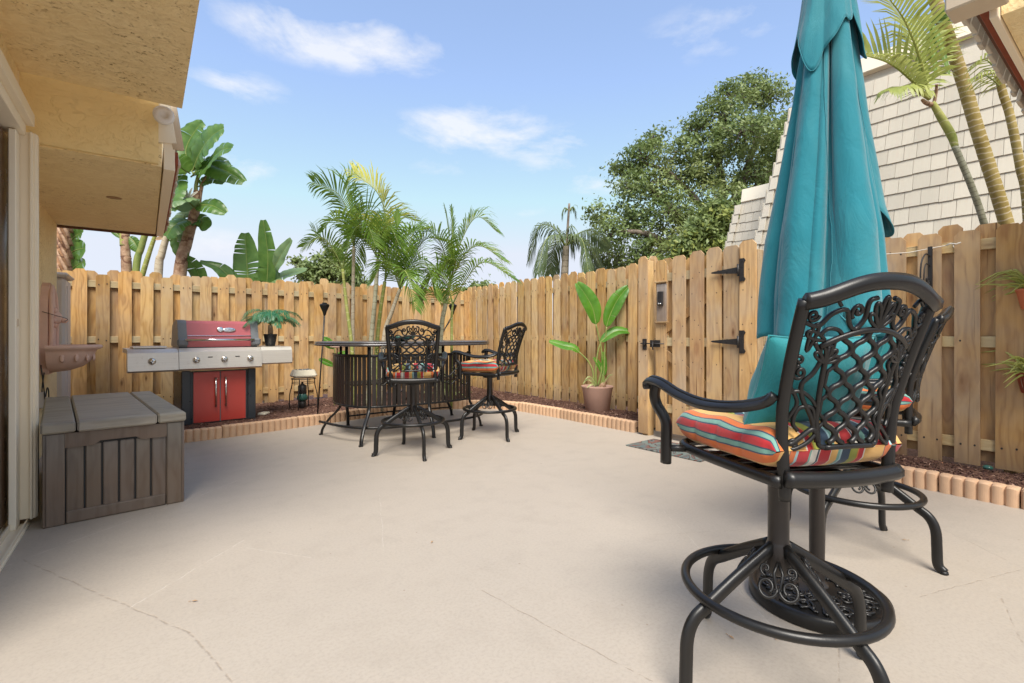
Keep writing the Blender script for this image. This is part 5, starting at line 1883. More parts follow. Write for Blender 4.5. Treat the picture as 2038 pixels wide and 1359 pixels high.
# spigot-like hook on the back fence
o = MB().bar([(0, 0, 0), (0, -.07, 0)], .03, .02).bar([(0, -.075, .02), (0, -.075, -.05)], .03, .02, up=(0, 1, 0)).box((-.05, .0, .0), (.12, .02, .02)).build('fence_hook', M['black_iron'], None, tuple(at(192, 745, 6.6)))
tag(o, 'small black metal hook low on the back fence near the wall fountain', 'hook')


# ------------------------------------------------------------------ small things in the back bed
def stand():
    p = at(604, 812, 6.75); p.z = .07
    t = thing('wire_plant_stand', 'black wire stand in the mulch with a lamp under it', 'plant stand', tuple(p))
    mb = MB()
    mb.tube([(.155 * math.cos(2 * PI * i / 20), .155 * math.sin(2 * PI * i / 20), .42) for i in range(20)], .006, 6, closed=True)
    mb.tube([(.150 * math.cos(2 * PI * i / 20), .150 * math.sin(2 * PI * i / 20), .36) for i in range(20)], .0035, 6, closed=True)
    mb.build('stand_ring', M['black_iron'], t)
    for k in range(4):
        an = PI / 4 + k * PI / 2 + .2
        c, s_ = math.cos(an), math.sin(an)
        MB().tube(curve([(.15 * c, .15 * s_, .42), (.155 * c, .155 * s_, .33), (.185 * c, .185 * s_, .2), (.19 * c, .19 * s_, 0)], 4), .0065, 6).build('stand_leg', M['black_iron'], t)
    b = thing('stone_planter', 'cream square-sided stone bowl resting on the black wire stand', 'planter', (p.x, p.y, p.z + .427))
    r4 = lambda w, z: [Vector((x * w, y * w * .8, z)) for x, y in ((-1, -.72), (-.85, -1), (.85, -1), (1, -.72), (1, .72), (.85, 1), (-.85, 1), (-1, .72))]
    MB().loft([r4(.10, 0), r4(.150, .022), r4(.158, .04), r4(.130, .112), r4(.118, .114), r4(.112, .09)], smooth=False).build('bowl_body', M['stone_cream'], b)
    mb = MB()
    rn = random.Random(3)
    for k in range(22):
        mb.box((rn.uniform(-.10, .10), rn.uniform(-.07, .07), .112 + rn.uniform(0, .006)), (.022, .016, .012), rn.uniform(0, 3), ch=.004)
    tag(mb.build('pebbles', M['grill_grey'], b), kind='stuff')
    g = thing('lantern', 'dark lantern with green glass base under the wire stand', 'lantern', (p.x - .01, p.y + .02, p.z))
    MB().lathe([(.05, 0), (.05, .10), (.04, .11)], n=12).build('lantern_foot', M['black_iron'], g)
    MB().lathe([(.05, .11), (.075, .14), (.07, .18), (.055, .20), (.055, .21)], n=14).build('glass_globe', M['green_glass'], g)
    MB().lathe([(.055, .21), (.058, .215), (.058, .32), (.02, .34), (.012, .37)], n=12).build('lantern_cap', M['black_iron'], g)


stand()


def torch(label, foot, top, head=True):
    foot, top = Vector(foot), Vector(top)
    t = thing('garden_torch' if head else 'metal_stake', label, 'torch' if head else 'stake', tuple(foot), 0, None)
    d = top - foot
    MB().tube([(0, 0, 0), d * .5, d], .0095 if head else .007, 8).build('pole', M['black_iron'], t)
    if head:
        mb = MB().lathe([(.012, 0), (.016, .01), (.030, .055), (.058, .115), (.062, .125), (.062, .140), (.045, .150), (.030, .150), (.030, .165), (.001, .168)], n=8, smooth=False)
        mb.build('torch_head', M['black_metal'], t, tuple(d))


def g_at(u, v, z):
    d = (EYE - z) * 974 / (v - 665)
    return at(u, v, d)


f = g_at(632, 826, .06)
torch('black garden torch standing in the mulch left of the bar table', f, f + (at(646, 628, 6.30) - at(632, 826, 6.30)) * 1.0 + Vector((0, 0, 0)))
f = Vector((3.05, 6.75, .07))
dd_ = SY * f.x + CY * f.y
torch('black garden torch in the mulch behind the right end of the bar table', f, at(901, 626, dd_))
f2 = Vector((2.93, 6.85, .07)); dd_ = SY * f2.x + CY * f2.y
torch('thin black metal stake just left of the far garden torch', f2, at(895, 640, dd_), False)

t = thing('hanging_dish', 'small pink dish on a wire beside the left end of the bar table', 'dish', tuple(at(672, 692, 6.6)))
MB().lathe([(.02, 0), (.08, .004), (.105, .016), (.10, .016), (.07, .008), (.001, .006)], n=18).build('dish_body', M['pink_cement'], t)
MB().tube([(0, 0, 0), (.01, .01, -.62)], .004, 6).build('dish_rod', M['black_iron'], t)

# doormat
mb = MB().box((0, 0, .006), (.46, .80, .010), ch=.003)
o = mb.build('doormat', M['doormat_pile'], None, (4.03, 2.80, 0), R(1.5))
tag(o, 'grey green swirl patterned doormat in front of the wooden gate', 'doormat')

# hanging bracket on the right fence
t = thing('plant_bracket', 'black wrought iron plant bracket with a leaf scroll on the right fence', 'bracket', (5.17, 1.16, 1.50))
mb = MB().box((-.010, 0, .02), (.016, .030, .60), ch=.003)
mb.build('back_bar', M['black_iron'], t)
mb = MB()
mb.tube(curve([(-.01, 0, .24), (-.10, .01, .25), (-.17, .02, .17), (-.19, .02, .02), (-.14, .015, -.15)], 7), .006, 7)
mb.tube(curve([(-.01, 0, .16), (-.09, .01, .17), (-.14, .01, .08), (-.13, .01, -.06), (-.04, 0, -.16), (-.01, 0, -.18)], 7), .005, 7)
mb.build('bracket_arm', M['black_iron'], t)
mb = MB()
for an, L_ in ((80, .10), (110, .09), (50, .09), (140, .06), (20, .06)):
    mb.tube([(-.075 + a, .005, b) for a, b in petal(0, -.03, an, L_, .014)], .004, 6, closed=True)
mb.build('bracket_leaf', M['black_iron'], t)

# clothes line
t = thing('clothes_line', 'thin white cord stretched along the right fence behind the umbrella', 'cord', (5.16, 1.0, 1.82))
MB().tube([(-.70, 1.22, -.035), (-.40, .9, -.05), (0, .30, -.03), (.0, .06, -.005)], .0035, 5).build('cord', M['rope'], t)
mb = MB().tube([(.0, .06, -.005), (-.015, .03, .004), (.0, .0, -.003), (-.01, -.03, .004)], .006, 5)
mb.tube([(0, .02, .0), (-.015, .01, -.03)], .003, 5)
mb.build('knot', M['rope'], t)

# ------------------------------------------------------------------ vegetation
def trunk(name, pts, r, mat, parent, base, n=12, bumps=0.0, seed=0, sub=6):
    P = curve(pts, sub)
    N = len(P)
    rs = [r] * N if isinstance(r, (int, float)) else [r[0] + (r[-1] - r[0]) * i / (N - 1) if len(r) == 2 else None for i in range(N)]
    if not isinstance(r, (int, float)) and len(r) > 2:
        rs = []
        for i in range(N):
            x = i / (N - 1) * (len(r) - 1)
            k = min(int(x), len(r) - 2)
            rs.append(r[k] + (r[k + 1] - r[k]) * (x - k))
    if bumps:
        rs = [q * (1 + bumps * mnoise.noise(Vector((i * .9, seed, 0)))) for i, q in enumerate(rs)]
    mb = MB().tube([p - base for p in P], rs, n)
    me = mb.mesh(name, M[mat])
    ul = me.uv_layers.new(name='UVMap')
    L = [0]
    for a, b in zip(P[:-1], P[1:]):
        L.append(L[-1] + (b - a).length)
    for li, lp in enumerate(me.loops):
        vi = lp.vertex_index
        ul.data[li].uv = ((vi % n) / n, L[min(vi // n, N - 1)])
    return put(name, me, parent)


def frond(parent, base, pts, L, n, w=.014, roll=.0, vee=.45, droop=.25, mat='areca_leaf', rac='stalk_green', rr=.008, start=.12, seed=0, fwd=.75, taper=1.0, ang=None):
    """feather frond: rachis through pts, n leaflet pairs"""
    rnd = random.Random(seed)
    P = curve(pts, 10)
    N = len(P)
    mb = MB()
    mb.tube([p - base for p in P], [rr * (1 - .8 * i / (N - 1)) for i in range(N)], 6, mi=1)
    cum = [0]
    for a, b in zip(P[:-1], P[1:]):
        cum.append(cum[-1] + (b - a).length)
    T = cum[-1]
    for k in range(n):
        t = start + (1 - start) * (k + .5) / n
        s_ = t * T
        i = max(j for j in range(N - 1) if cum[j] <= s_)
        f = (s_ - cum[i]) / max(1e-6, cum[i + 1] - cum[i])
        p = P[i].lerp(P[i + 1], f)
        tg = (P[min(i + 2, N - 1)] - P[max(i - 1, 0)]).normalized()
        side = tg.cross(Vector((0, 0, 1)))
        if side.length < .05:
            side = Vector((1, 0, 0))
        side.normalize()
        up = side.cross(tg).normalized()
        Rm = Matrix.Rotation(roll, 3, tg)
        side, up = Rm @ side, Rm @ up
        env = math.sin(PI * min(1, (.10 + .86 * (t - start) / (1 - start)))) ** .6
        for sg in (-1, 1):
            l = L * env * rnd.uniform(.85, 1.08) * taper
            ft = fwd * (.6 + .9 * t) * rnd.uniform(.85, 1.15)
            d = (side * sg + up * (vee + rnd.uniform(-.1, .1)) + tg * ft).normalized()
            q = [p]
            dd = d.copy()
            for j in range(3):
                dd = (dd + Vector((0, 0, -1)) * droop * (j + .4) * rnd.uniform(.6, 1.3)).normalized()
                q.append(q[-1] + dd * l / 3)
            wv = (tg - d * tg.dot(d)).normalized()
            wd = [w * .5, w, w * .8, .0008]
            vs = []
            for a_, ww in zip(q, wd):
                vs += [a_ - base + wv * ww / 2, a_ - base - wv * ww / 2]
            mb.add(vs, [(0, 1, 3, 2), (2, 3, 5, 4), (4, 5, 7, 6)], 0, False)
    return mb.build('frond', [M[mat], M[rac]], parent)


def broad_leaf(parent, base, pts, width, face, fold=.35, tears=0, mat='banana_leaf', seed=0, droop=.0, stalk=0.0, name='leaf', tipw=.15, wave=.06, sr=.014, fulcrum=.42):
    """big paddle leaf: midrib through pts; 'face' = direction the blade faces; torn into strips"""
    rnd = random.Random(seed)
    P = curve(pts, 12)
    N = len(P)
    cum = [0]
    for a, b in zip(P[:-1], P[1:]):
        cum.append(cum[-1] + (b - a).length)
    T = cum[-1]
    i0 = max([j for j in range(N) if cum[j] <= stalk * T] or [0])
    mb = MB()
    mb.tube([p - base for p in P], [max(.003, sr * (1 - .85 * cum[i] / T)) for i in range(N)], 6, mi=1)
    K = 5
    Lb = T - cum[i0]
    face = Vector(face).normalized()
    cuts = {1: set(), -1: set()}
    for sg in (-1, 1):
        for _ in range(tears):
            cuts[sg].add(rnd.randint(i0 + 3, N - 4) if N - 4 > i0 + 3 else i0 + 1)
    for sg in (-1, 1):
        rows = []
        bend = 0
        for i in range(i0, N):
            t = (cum[i] - cum[i0]) / Lb
            if i in cuts[sg]:
                bend = rnd.uniform(-.35, .5)
            ww = width * .5 * (math.sin(PI * min(1, t * .93 + .035)) ** .55) * (1 - .12 * t) if t > 0 else width * .06
            ww = min(ww, width * .5 * (1 - max(0, t - .80) / .20 * (1 - tipw)) ** .6) if t > .8 else ww
            tg = (P[min(i + 1, N - 1)] - P[max(i - 1, 0)]).normalized()
            sd = tg.cross(face)
            if sd.length < .05: sd = tg.orthogonal()
            sd.normalize()
            nn = sd.cross(tg).normalized()
            if nn.dot(face) < 0: nn = -nn
            row = []
            for k in range(K + 1):
                q = k / K
                lift = math.sin(q * PI * .5) * fold * ww * (1 - .5 * q)
                z = Vector((0, 0, -1)) * (droop + max(0, bend) * .5) * ww * q * q
                wv = wave * ww * math.sin(i * 1.3 + sg + seed) * q * q
                row.append(P[i] + sd * sg * ww * q + nn * (lift + wv + bend * .25 * ww * q) + tg * (.18 * ww * q) + z - base)
            rows.append((i, row))
        prev = None
        for (i, row) in rows:
            if prev is not None:
                a, b = prev, row
                if i in cuts[sg]:
                    # open the tear: pull the outer part of the strip back
                    b = [p.lerp(a[k], .0 if k < 1 else .42 * k / K) for k, p in enumerate(row)]
                vs = a + b
                fs = []
                for k in range(K):
                    f = (k, k + 1, K + 1 + k + 1, K + 1 + k)
                    fs.append(f if sg > 0 else f[::-1])
                mb.add(vs, fs, 0, True)
            prev = row
    return mb.build(name, [M[mat], M['stalk_green']], parent)


def plant(name, label, cat, base, group=None):
    t = thing(name, label, cat, tuple(base), 0, group)
    return t, Vector(base)


G_ = 'feathery palms in the back mulch bed'
VIEW = Vector((-SY, -CY, .1))   # a direction facing the patio side


def areca(label, foot, knots, r, mat, fronds, seed, leafmat='areca_leaf'):
    """knots: trunk points up to the crown; fronds: (list of pts, leaflet length, n, roll, extra)"""
    t, b = plant('areca_palm', label, 'palm tree', foot, G_)
    trunk('trunk', [foot] + knots, r, mat, t, b, 10, .08, seed)
    for i, (pts, L, n, roll, kw) in enumerate(fronds):
        kw = dict(kw)
        m_ = kw.pop('mat', leafmat)
        frond(t, b, pts, L * 1.12, int(n * 1.1), roll=roll, mat=m_, seed=seed * 31 + i, **kw)
    return t


def foot_at(u, X_or_y, dist):
    p = at(u, 700, dist)
    return Vector((p.x, p.y, .05))


D1 = 6.9
def A(u, v, d=D1): return at(u, v, d)


K0 = dict(w=.020, vee=.5, droop=.22, rr=.010)
areca('slim palm with a drooping left frond, leftmost of the back bed', foot_at(706, 0, 6.9), [A(700, 690), A(690, 610), A(682, 535)], (.030, .020), 'cane_green', [
    ([A(681, 535), A(668, 505, 6.8), A(640, 472, 6.7), A(602, 492, 6.6)], .26, 26, .5, dict(K0, mat='areca_leaf')),
    ([A(681, 535), A(690, 500), A(712, 470, 7.1), A(735, 480, 7.2)], .24, 22, -.4, K0),
    ([A(681, 535), A(660, 520, 7.0), A(632, 470, 7.2), A(620, 455, 7.3)], .26, 22, .8, K0)], 1)
areca('pale trunked palm with tall arching fronds above the fence', foot_at(704, 0, 7.1), [A(702, 660, 7.1), A(703, 560, 7.1), A(704, 490, 7.1)], (.028, .022), 'cane_pale', [
    ([A(704, 490, 7.1), A(694, 430, 7.0), A(672, 385, 6.9), A(622, 362, 6.8)], .42, 38, .5, K0),
    ([A(704, 490, 7.1), A(698, 420, 7.1), A(690, 372, 7.2), A(712, 345, 7.2)], .50, 38, .9, K0),
    ([A(704, 490, 7.1), A(690, 450, 7.0), A(664, 435, 6.8), A(640, 462, 6.7)], .34, 28, .3, K0),
    ([A(704, 490, 7.1), A(716, 440, 7.2), A(745, 420, 7.3), A(768, 470, 7.4)], .42, 32, -.5, K0),
    ([A(704, 490, 7.1), A(712, 450, 6.9), A(728, 440, 6.7), A(748, 490, 6.5)], .38, 30, -.2, K0),
    ([A(704, 490, 7.1), A(720, 470, 7.3), A(740, 468, 7.4), A(762, 520, 7.4)], .34, 28, -.6, K0)], 2)
areca('grey ringed palm carrying the tall yellow frond', foot_at(733, 0, 6.8), [A(738, 690, 6.8), A(746, 600, 6.8), A(752, 515, 6.8)], (.036, .026), 'cane_grey', [
    ([A(752, 515, 6.8), A(766, 440, 6.8), A(752, 385, 6.7), A(703, 341, 6.6)], .50, 42, -.75, dict(K0, mat='areca_yellow', fwd=.9)),
    ([A(752, 515, 6.8), A(735, 470, 6.7), A(712, 450, 6.6), A(690, 490, 6.5)], .38, 30, .4, K0),
    ([A(752, 515, 6.8), A(772, 470, 6.9), A(790, 430, 7.0), A(830, 440, 7.1)], .42, 34, .1, K0),
    ([A(752, 515, 6.8), A(758, 470, 6.6), A(775, 450, 6.4), A(800, 500, 6.3)], .38, 30, -.4, K0),
    ([A(752, 515, 6.8), A(730, 480, 7.0), A(712, 480, 7.1), A(702, 540, 7.2)], .34, 28, .5, K0)], 3)
areca('green caned palm beside the grey ringed one', foot_at(745, 0, 6.95), [A(750, 690, 6.95), A(757, 620, 6.95), A(766, 560, 6.95)], (.030, .024), 'cane_green', [
    ([A(766, 560, 6.95), A(772, 480, 6.95), A(776, 440, 6.95), A(778, 415, 6.95)], .20, 22, .2, dict(K0, fwd=2.6, vee=.2)),
    ([A(766, 560, 6.95), A(790, 500, 6.9), A(815, 465, 6.8), A(852, 455, 6.8)], .46, 36, .3, K0),
    ([A(766, 560, 6.95), A(775, 520, 6.7), A(800, 520, 6.5), A(822, 575, 6.4)], .38, 30, -.4, K0)], 4)
areca('leaning pale palm in the middle of the back bed', foot_at(758, 0, 6.6), [A(764, 675, 6.6), A(780, 620, 6.6), A(796, 575, 6.6)], (.034, .022), 'cane_pale', [
    ([A(796, 575, 6.6), A(788, 500, 6.6), A(790, 455, 6.6), A(790, 418, 6.6)], .22, 22, .2, dict(K0, fwd=2.4, vee=.2)),
    ([A(796, 575, 6.6), A(812, 500, 6.6), A(824, 460, 6.6), A(836, 450, 6.5)], .42, 30, .8, K0),
    ([A(796, 575, 6.6), A(822, 510, 6.8), A(850, 475, 6.9), A(884, 480, 7.0)], .44, 34, .2, K0),
    ([A(796, 575, 6.6), A(826, 530, 6.5), A(850, 530, 6.3), A(866, 590, 6.2)], .40, 34, -.5, K0),
    ([A(796, 575, 6.6), A(780, 530, 6.4), A(762, 520, 6.3), A(742, 560, 6.2)], .36, 28, .4, K0),
    ([A(796, 575, 6.6), A(800, 540, 6.3), A(812, 550, 6.1), A(826, 615, 6.0)], .34, 28, -.2, K0)], 5)
areca('right hand palm of the back bed with fronds arching toward the corner', foot_at(872, 0, 7.2), [A(878, 660, 7.2), A(886, 610, 7.2), A(896, 560, 7.2)], (.038, .026), 'cane_grey', [
    ([A(896, 560, 7.2), A(894, 480, 7.2), A(890, 440, 7.2), A(884, 410, 7.2)], .22, 22, .2, dict(K0, fwd=2.4, vee=.2)),
    ([A(896, 560, 7.2), A(900, 490, 7.2), A(900, 440, 7.2), A(897, 412, 7.2)], .22, 22, .6, dict(K0, fwd=2.2, vee=.2)),
    ([A(896, 560, 7.2), A(918, 480, 7.2), A(950, 432, 7.2), A(990, 462, 7.2)], .46, 40, .2, K0),
    ([A(896, 560, 7.2), A(880, 490, 7.0), A(850, 460, 6.9), A(828, 500, 6.8)], .44, 36, -.1, K0),
    ([A(896, 560, 7.2), A(925, 505, 7.0), A(958, 490, 6.9), A(1004, 520, 6.8)], .38, 36, .1, K0),
    ([A(896, 560, 7.2), A(880, 540, 6.9), A(862, 540, 6.8), A(842, 600, 6.7)], .38, 30, .4, K0),
    ([A(896, 560, 7.2), A(906, 520, 6.9), A(890, 520, 6.8), A(868, 560, 6.7)], .36, 30, .2, K0)], 6)
areca('short palm shoot with a low frond arching right of the far torch', foot_at(898, 0, 6.7), [A(899, 660, 6.7), A(899, 630, 6.7), A(901, 605, 6.7)], (.020, .015), 'cane_green', [
    ([A(901, 605, 6.7), A(925, 560, 6.6), A(965, 522, 6.5), A(1030, 560, 6.4)], .34, 40, .1, dict(K0, droop=.3)),
    ([A(901, 605, 6.7), A(888, 560, 6.6), A(866, 545, 6.5), A(838, 580, 6.4)], .34, 30, .2, K0),
    ([A(901, 605, 6.7), A(880, 600, 6.5), A(860, 580, 6.4), A(826, 600, 6.3)], .30, 28, .2, K0)], 7)

# queen palm beyond the corner
DQ = 13.0
t, b = plant('queen_palm', 'distant palm with drooping grey green fronds and a dead central spear', 'palm tree', Vector((at(1123, 700, DQ).x, at(1123, 700, DQ).y, 0)))
trunk('trunk', [b, at(1122, 620, DQ), at(1124, 540, DQ), at(1127, 490, DQ)], (.13, .085), 'queen_trunk', t, b, 12)
trunk('dead_spear', [at(1127, 495, DQ), at(1130, 450, DQ), at(1133, 405, DQ)], (.035, .028), 'oak_bark', t, b, 8)
KQ = dict(w=.030, vee=.1, droop=.75, rr=.022, mat='queen_leaf')
for i, (p, rl) in enumerate(((((1127, 490), (1105, 455), (1072, 452), (1052, 520)), .4), (((1127, 490), (1108, 470), (1085, 480), (1070, 545)), .3), (((1127, 490), (1150, 465), (1180, 460), (1212, 490)), -.3),
                       (((1127, 490), (1150, 475), (1175, 490), (1200, 540)), -.3), (((1127, 490), (1140, 470), (1160, 480), (1172, 548)), -.4), (((1127, 490), (1115, 480), (1100, 500), (1095, 545)), .3),
                       (((1127, 490), (1128, 460), (1135, 455), (1140, 500)), .2))):
    frond(t, b, [at(u, v, DQ - .3 * j * math.sin(i * 2.1)) for j, (u, v) in enumerate(p)], .72, 44, roll=rl, seed=80 + i, **KQ)
frond(t, b, [at(1133, 420, DQ), at(1140, 412, DQ), at(1146, 425, DQ)], .35, 12, seed=99, **KQ)
frond(t, b, [at(1133, 420, DQ), at(1124, 414, DQ), at(1119, 430, DQ)], .35, 12, seed=98, **KQ)

# palms on the right between fence and mansard
DR = 4.95
t, b = plant('ringed_palm', 'thick leaning ringed palm trunk crossing the shingled mansard', 'palm tree', Vector((at(2075, 700, 5.0).x, at(2075, 700, 5.0).y, 0)))
trunk('trunk', [b, at(2035, 560, 5.0), at(2003, 445, 5.0), at(1985, 385, 5.0), at(1946, 262, 5.0), at(1913, 150, 5.0), at(1872, 30, 5.0), at(1830, -90, 5.0), at(1800, -180, 5.0)], (.062, .060, .058, .056, .054, .050), 'trunk_ringed', t, b, 16, .04, 3, 12)
for i in range(6):
    an = i * 60 + 20
    c = at(1800, -180, 5.0)
    dr = Vector((math.cos(R(an)), math.sin(R(an)), 0))
    frond(t, b, [c, c + dr * .5 + Vector((0, 0, .6)), c + dr * 1.1 + Vector((0, 0, .8)), c + dr * 1.9 + Vector((0, 0, .4))], .5, 24, w=.035, seed=200 + i, mat='palm_leaf_pale')
t, b = plant('crownshaft_palm', 'young palm with a yellow green crownshaft and big fronds behind the umbrella', 'palm tree', Vector((at(2030, 700, 4.7).x, at(2030, 700, 4.7).y, 0)))
trunk('trunk', [b, at(1985, 540, 4.7), at(1957, 440, 4.7), at(1935, 375, 4.7), at(1900, 290, 4.7)], (.030, .028, .027), 'trunk_young', t, b, 14, .03, 4, 12)
trunk('crownshaft', [at(1901, 292, 4.7), at(1893, 268, 4.7), at(1872, 232, 4.7), at(1855, 203, 4.7)], (.027, .036, .033, .024), 'cane_green', t, b, 14)
trunk('cut_frond_base', [at(1858, 208, 4.7), at(1863, 185, 4.66), at(1864, 168, 4.62)], (.016, .011), 'banana_trunk', t, b, 8)
trunk('cut_frond_base', [at(1853, 208, 4.7), at(1842, 204, 4.62), at(1836, 199, 4.55)], (.022, .014), 'banana_trunk', t, b, 8)
c0 = (1849, 197)
KP = dict(w=.030, rr=.016, mat='palm_leaf_pale', rac='cane_green')
for i, (p, L_, n_, rl, kw) in enumerate((
        ([(1849, 197, 4.7), (1812, 158, 4.65), (1768, 125, 4.6), (1712, 108, 4.5)], .42, 26, -1.0, dict(vee=.9, droop=.12)),
        ([(1849, 197, 4.7), (1838, 150, 4.8), (1826, 90, 4.9), (1828, 40, 5.0)], .50, 26, .5, dict(vee=.4, droop=.25)),
        ([(1849, 197, 4.7), (1832, 120, 4.6), (1800, 40, 4.5), (1762, -12, 4.4)], .50, 26, -.4, dict(vee=.5, droop=.2)),
        ([(1849, 197, 4.7), (1840, 120, 4.9), (1838, 55, 5.1), (1858, 30, 5.2)], .45, 20, .4, dict(vee=.4, droop=.3)),
        ([(1849, 197, 4.7), (1822, 180, 4.6), (1800, 172, 4.5), (1768, 180, 4.4)], .32, 20, -.3, dict(vee=.3, droop=.5)))):
    frond(t, b, [at(*q) for q in p], L_, n_, roll=rl, seed=300 + i, **KP, **kw)
# broad dark leaflets of a second crown seen end-on
for i, (u, v) in enumerate(((1985, 22), (1952, 42), (1905, 12), (1890, 150), (1862, 150), (1878, 108), (1918, 20))):
    cc = at(1852, 45, 4.9)
    q = at(u, v, 4.75)
    m_ = (cc + q) / 2 + Vector((0, 0, .04))
    broad_leaf(t, b, [cc, m_, q], .065, VIEW, fold=.2, mat='areca_leaf', seed=i, name='leaflet', sr=.004, tipw=.02, wave=0)
t, b = plant('ringed_palm', 'pale ringed palm trunk beside the right hand eave', 'palm tree', Vector((at(2062, 700, 4.4).x, at(2062, 700, 4.4).y, 0)))
trunk('trunk', [b, at(2046, 440, 4.4), at(2030, 330, 4.4), at(2010, 230, 4.4), at(1992, 170, 4.4), at(1975, 60, 4.4)], (.034, .034, .032, .030, .026), 'trunk_ringed', t, b, 14, .04, 5, 12)
for i, p in enumerate(([(1998, 180, 4.4), (1975, 158, 4.38), (1955, 150, 4.36), (1925, 160, 4.34)], [(1998, 175, 4.4), (1975, 130, 4.4), (1955, 118, 4.4), (1935, 130, 4.4)])):
    frond(t, b, [at(*q) for q in p], .24, 14, w=.014, vee=.1, droop=.5, mat='palm_leaf_pale', seed=400 + i, roll=.4)

# ------------------------------------------------------------------ giant white bird of paradise clump, left
GB = 'giant bird of paradise plants behind the back fence'
DB = 8.8
def L(u, v, d=DB): return at(u, v, d)


def giant(label, foot, tr, r, mat='banana_trunk', seed=1):
    t, b = plant('bird_of_paradise_tree', label, 'bird of paradise', foot, GB)
    if tr:
        trunk('trunk', [foot] + tr, r, mat, t, b, 12, .10, seed, 10)
    return t, b


t, b = giant('tallest bird of paradise with big paddle leaves beside the house eave', Vector((L(345, 700).x, L(345, 700).y, 0)), [L(358, 548), L(372, 480), L(388, 420), L(394, 380)], (.12, .10, .085, .07), seed=3)
trunk('leaf_stalk', [L(392, 400), L(390, 372), L(396, 345)], (.035, .03), 'stalk_green', t, b, 8)
trunk('leaf_stalk', [L(396, 400), L(402, 370), L(410, 350)], (.035, .02), 'banana_trunk', t, b, 8)
bl = [((386, 350), (370, 300), (392, 255), (405, 243), 66, 0, .5), ((384, 340), (398, 305), (420, 272), (446, 254), 62, 0, .45), ((392, 352), (415, 330), (440, 300), (463, 294), 40, 1, .3),
      ((385, 345), (405, 330), (430, 322), (456, 338), 34, 2, .3), ((380, 352), (410, 328), (450, 340), (486, 362), 38, 2, .7), ((378, 345), (362, 335), (350, 320), (345, 318), 44, 1, .3),
      ((395, 372), (408, 360), (428, 355), (446, 364), 26, 1, .3), ((388, 410), (405, 408), (425, 410), (450, 424), 30, 1, .3),
      ((392, 418), (372, 400), (350, 400), (336, 405), 46, 3, .8), ((388, 430), (372, 425), (362, 440), (352, 470), 34, 3, .8),
      ((385, 440), (365, 440), (345, 450), (330, 470), 46, 2, .6), ((370, 345), (352, 360), (345, 390), (342, 420), 40, 1, .3),
      ((392, 440), (398, 436), (402, 442), (396, 452), 30, 0, .3)]
for i, (a, c, d, e, w, tr, dr) in enumerate(bl):
    mt = 'banana_leaf_pale' if i in (8, 9) else 'banana_leaf'
    broad_leaf(t, b, [L(*a, DB), L(*c, DB - .15 * (i % 3)), L(*d, DB - .3 * (i % 3)), L(*e, DB - .35 * (i % 3))], w * 1.3 / 974 * DB, VIEW + Vector((.3 * math.sin(i * 2.3), 0, .5)), fold=.35, tears=tr + 1, mat=mt, seed=40 + i, droop=dr * .4, stalk=.10, wave=.04)
for i, (u, v, a) in enumerate(((368, 388, 150), (372, 392, 120), (380, 380, 70), (362, 396, 190), (376, 398, 40), (384, 394, 100), (366, 402, 215))):
    p0 = L(374, 398, DB - .3)
    q = p0 + (L(374 + 26 * math.cos(R(a)), 398 - 26 * math.sin(R(a)), DB - .35) - p0)
    broad_leaf(t, b, [p0, (p0 + q) / 2 + Vector((0, 0, .02)), q], .05, VIEW, fold=.4, mat='flower_white', seed=i, name='flower_bract', sr=.004, tipw=.02, wave=0)
t, b = giant('slender bird of paradise stem second from the house eave', Vector((L(308, 700).x, L(308, 700).y, 0)), [L(315, 548), L(322, 505), L(335, 460)], (.075, .065, .05), 'cane_pale', seed=5)
broad_leaf(t, b, [L(335, 460), L(350, 470), L(362, 500), L(372, 520)], .30, VIEW, tears=3, seed=61, fold=.3)
for i, a in enumerate((20, 150, 190, 340)):
    p0 = L(333, 472); q = L(333 + 30 * math.cos(R(a)), 472 - 24 * math.sin(R(a)))
    broad_leaf(t, b, [p0, (p0 + q) / 2, q], .07, VIEW, mat='flower_white' if i % 2 else 'banana_trunk', seed=i, name='flower_bract', sr=.006, tipw=.02, wave=0)
t, b = giant('pair of leaning green stalks of a bird of paradise under the eave', Vector((L(262, 700).x, L(262, 700).y, 0)), [L(270, 548), L(282, 490), L(294, 450)], (.07, .055, .05), 'stalk_green', seed=6)
trunk('stalk', [L(268, 600), L(284, 545), L(298, 500), L(312, 460)], (.05, .04, .03), 'cane_green', t, b, 8)
broad_leaf(t, b, [L(300, 450), L(318, 440), L(330, 460), L(335, 480)], .2, VIEW, tears=1, seed=63)
broad_leaf(t, b, [L(290, 455), L(285, 430), L(270, 400), L(260, 380)], .5, VIEW, tears=2, seed=64)
t, b = giant('reddish bird of paradise trunk with a green top under the eave', Vector((L(252, 700).x, L(252, 700).y, 0)), [L(252, 548), L(250, 505), L(249, 460)], (.085, .08, .07), seed=7)
trunk('green_sheath', [L(249, 490), L(247, 465), L(246, 445)], (.078, .06), 'cane_green', t, b, 10)
broad_leaf(t, b, [L(245, 475), L(232, 465), L(222, 458), L(216, 457)], .10, VIEW, seed=66)
broad_leaf(t, b, [L(257, 472), L(266, 480), L(272, 490), L(275, 500)], .22, VIEW, tears=3, seed=67)
broad_leaf(t, b, [L(250, 450), L(262, 420), L(270, 380), L(275, 350)], .5, VIEW, tears=3, seed=68)
t, b = plant('twisted_trunk_palm', 'thick twisted brown palm trunk between the house wall and the fence', 'palm tree', Vector((at(118, 700, 8.6).x, at(118, 700, 8.6).y, 0)))
trunk('trunk', [b, at(128, 545, 8.6), at(127, 500, 8.6), at(124, 440, 8.6), at(122, 300, 8.6)], (.17, .15, .14), 'twist_trunk', t, b, 14, .06, 8, 10)
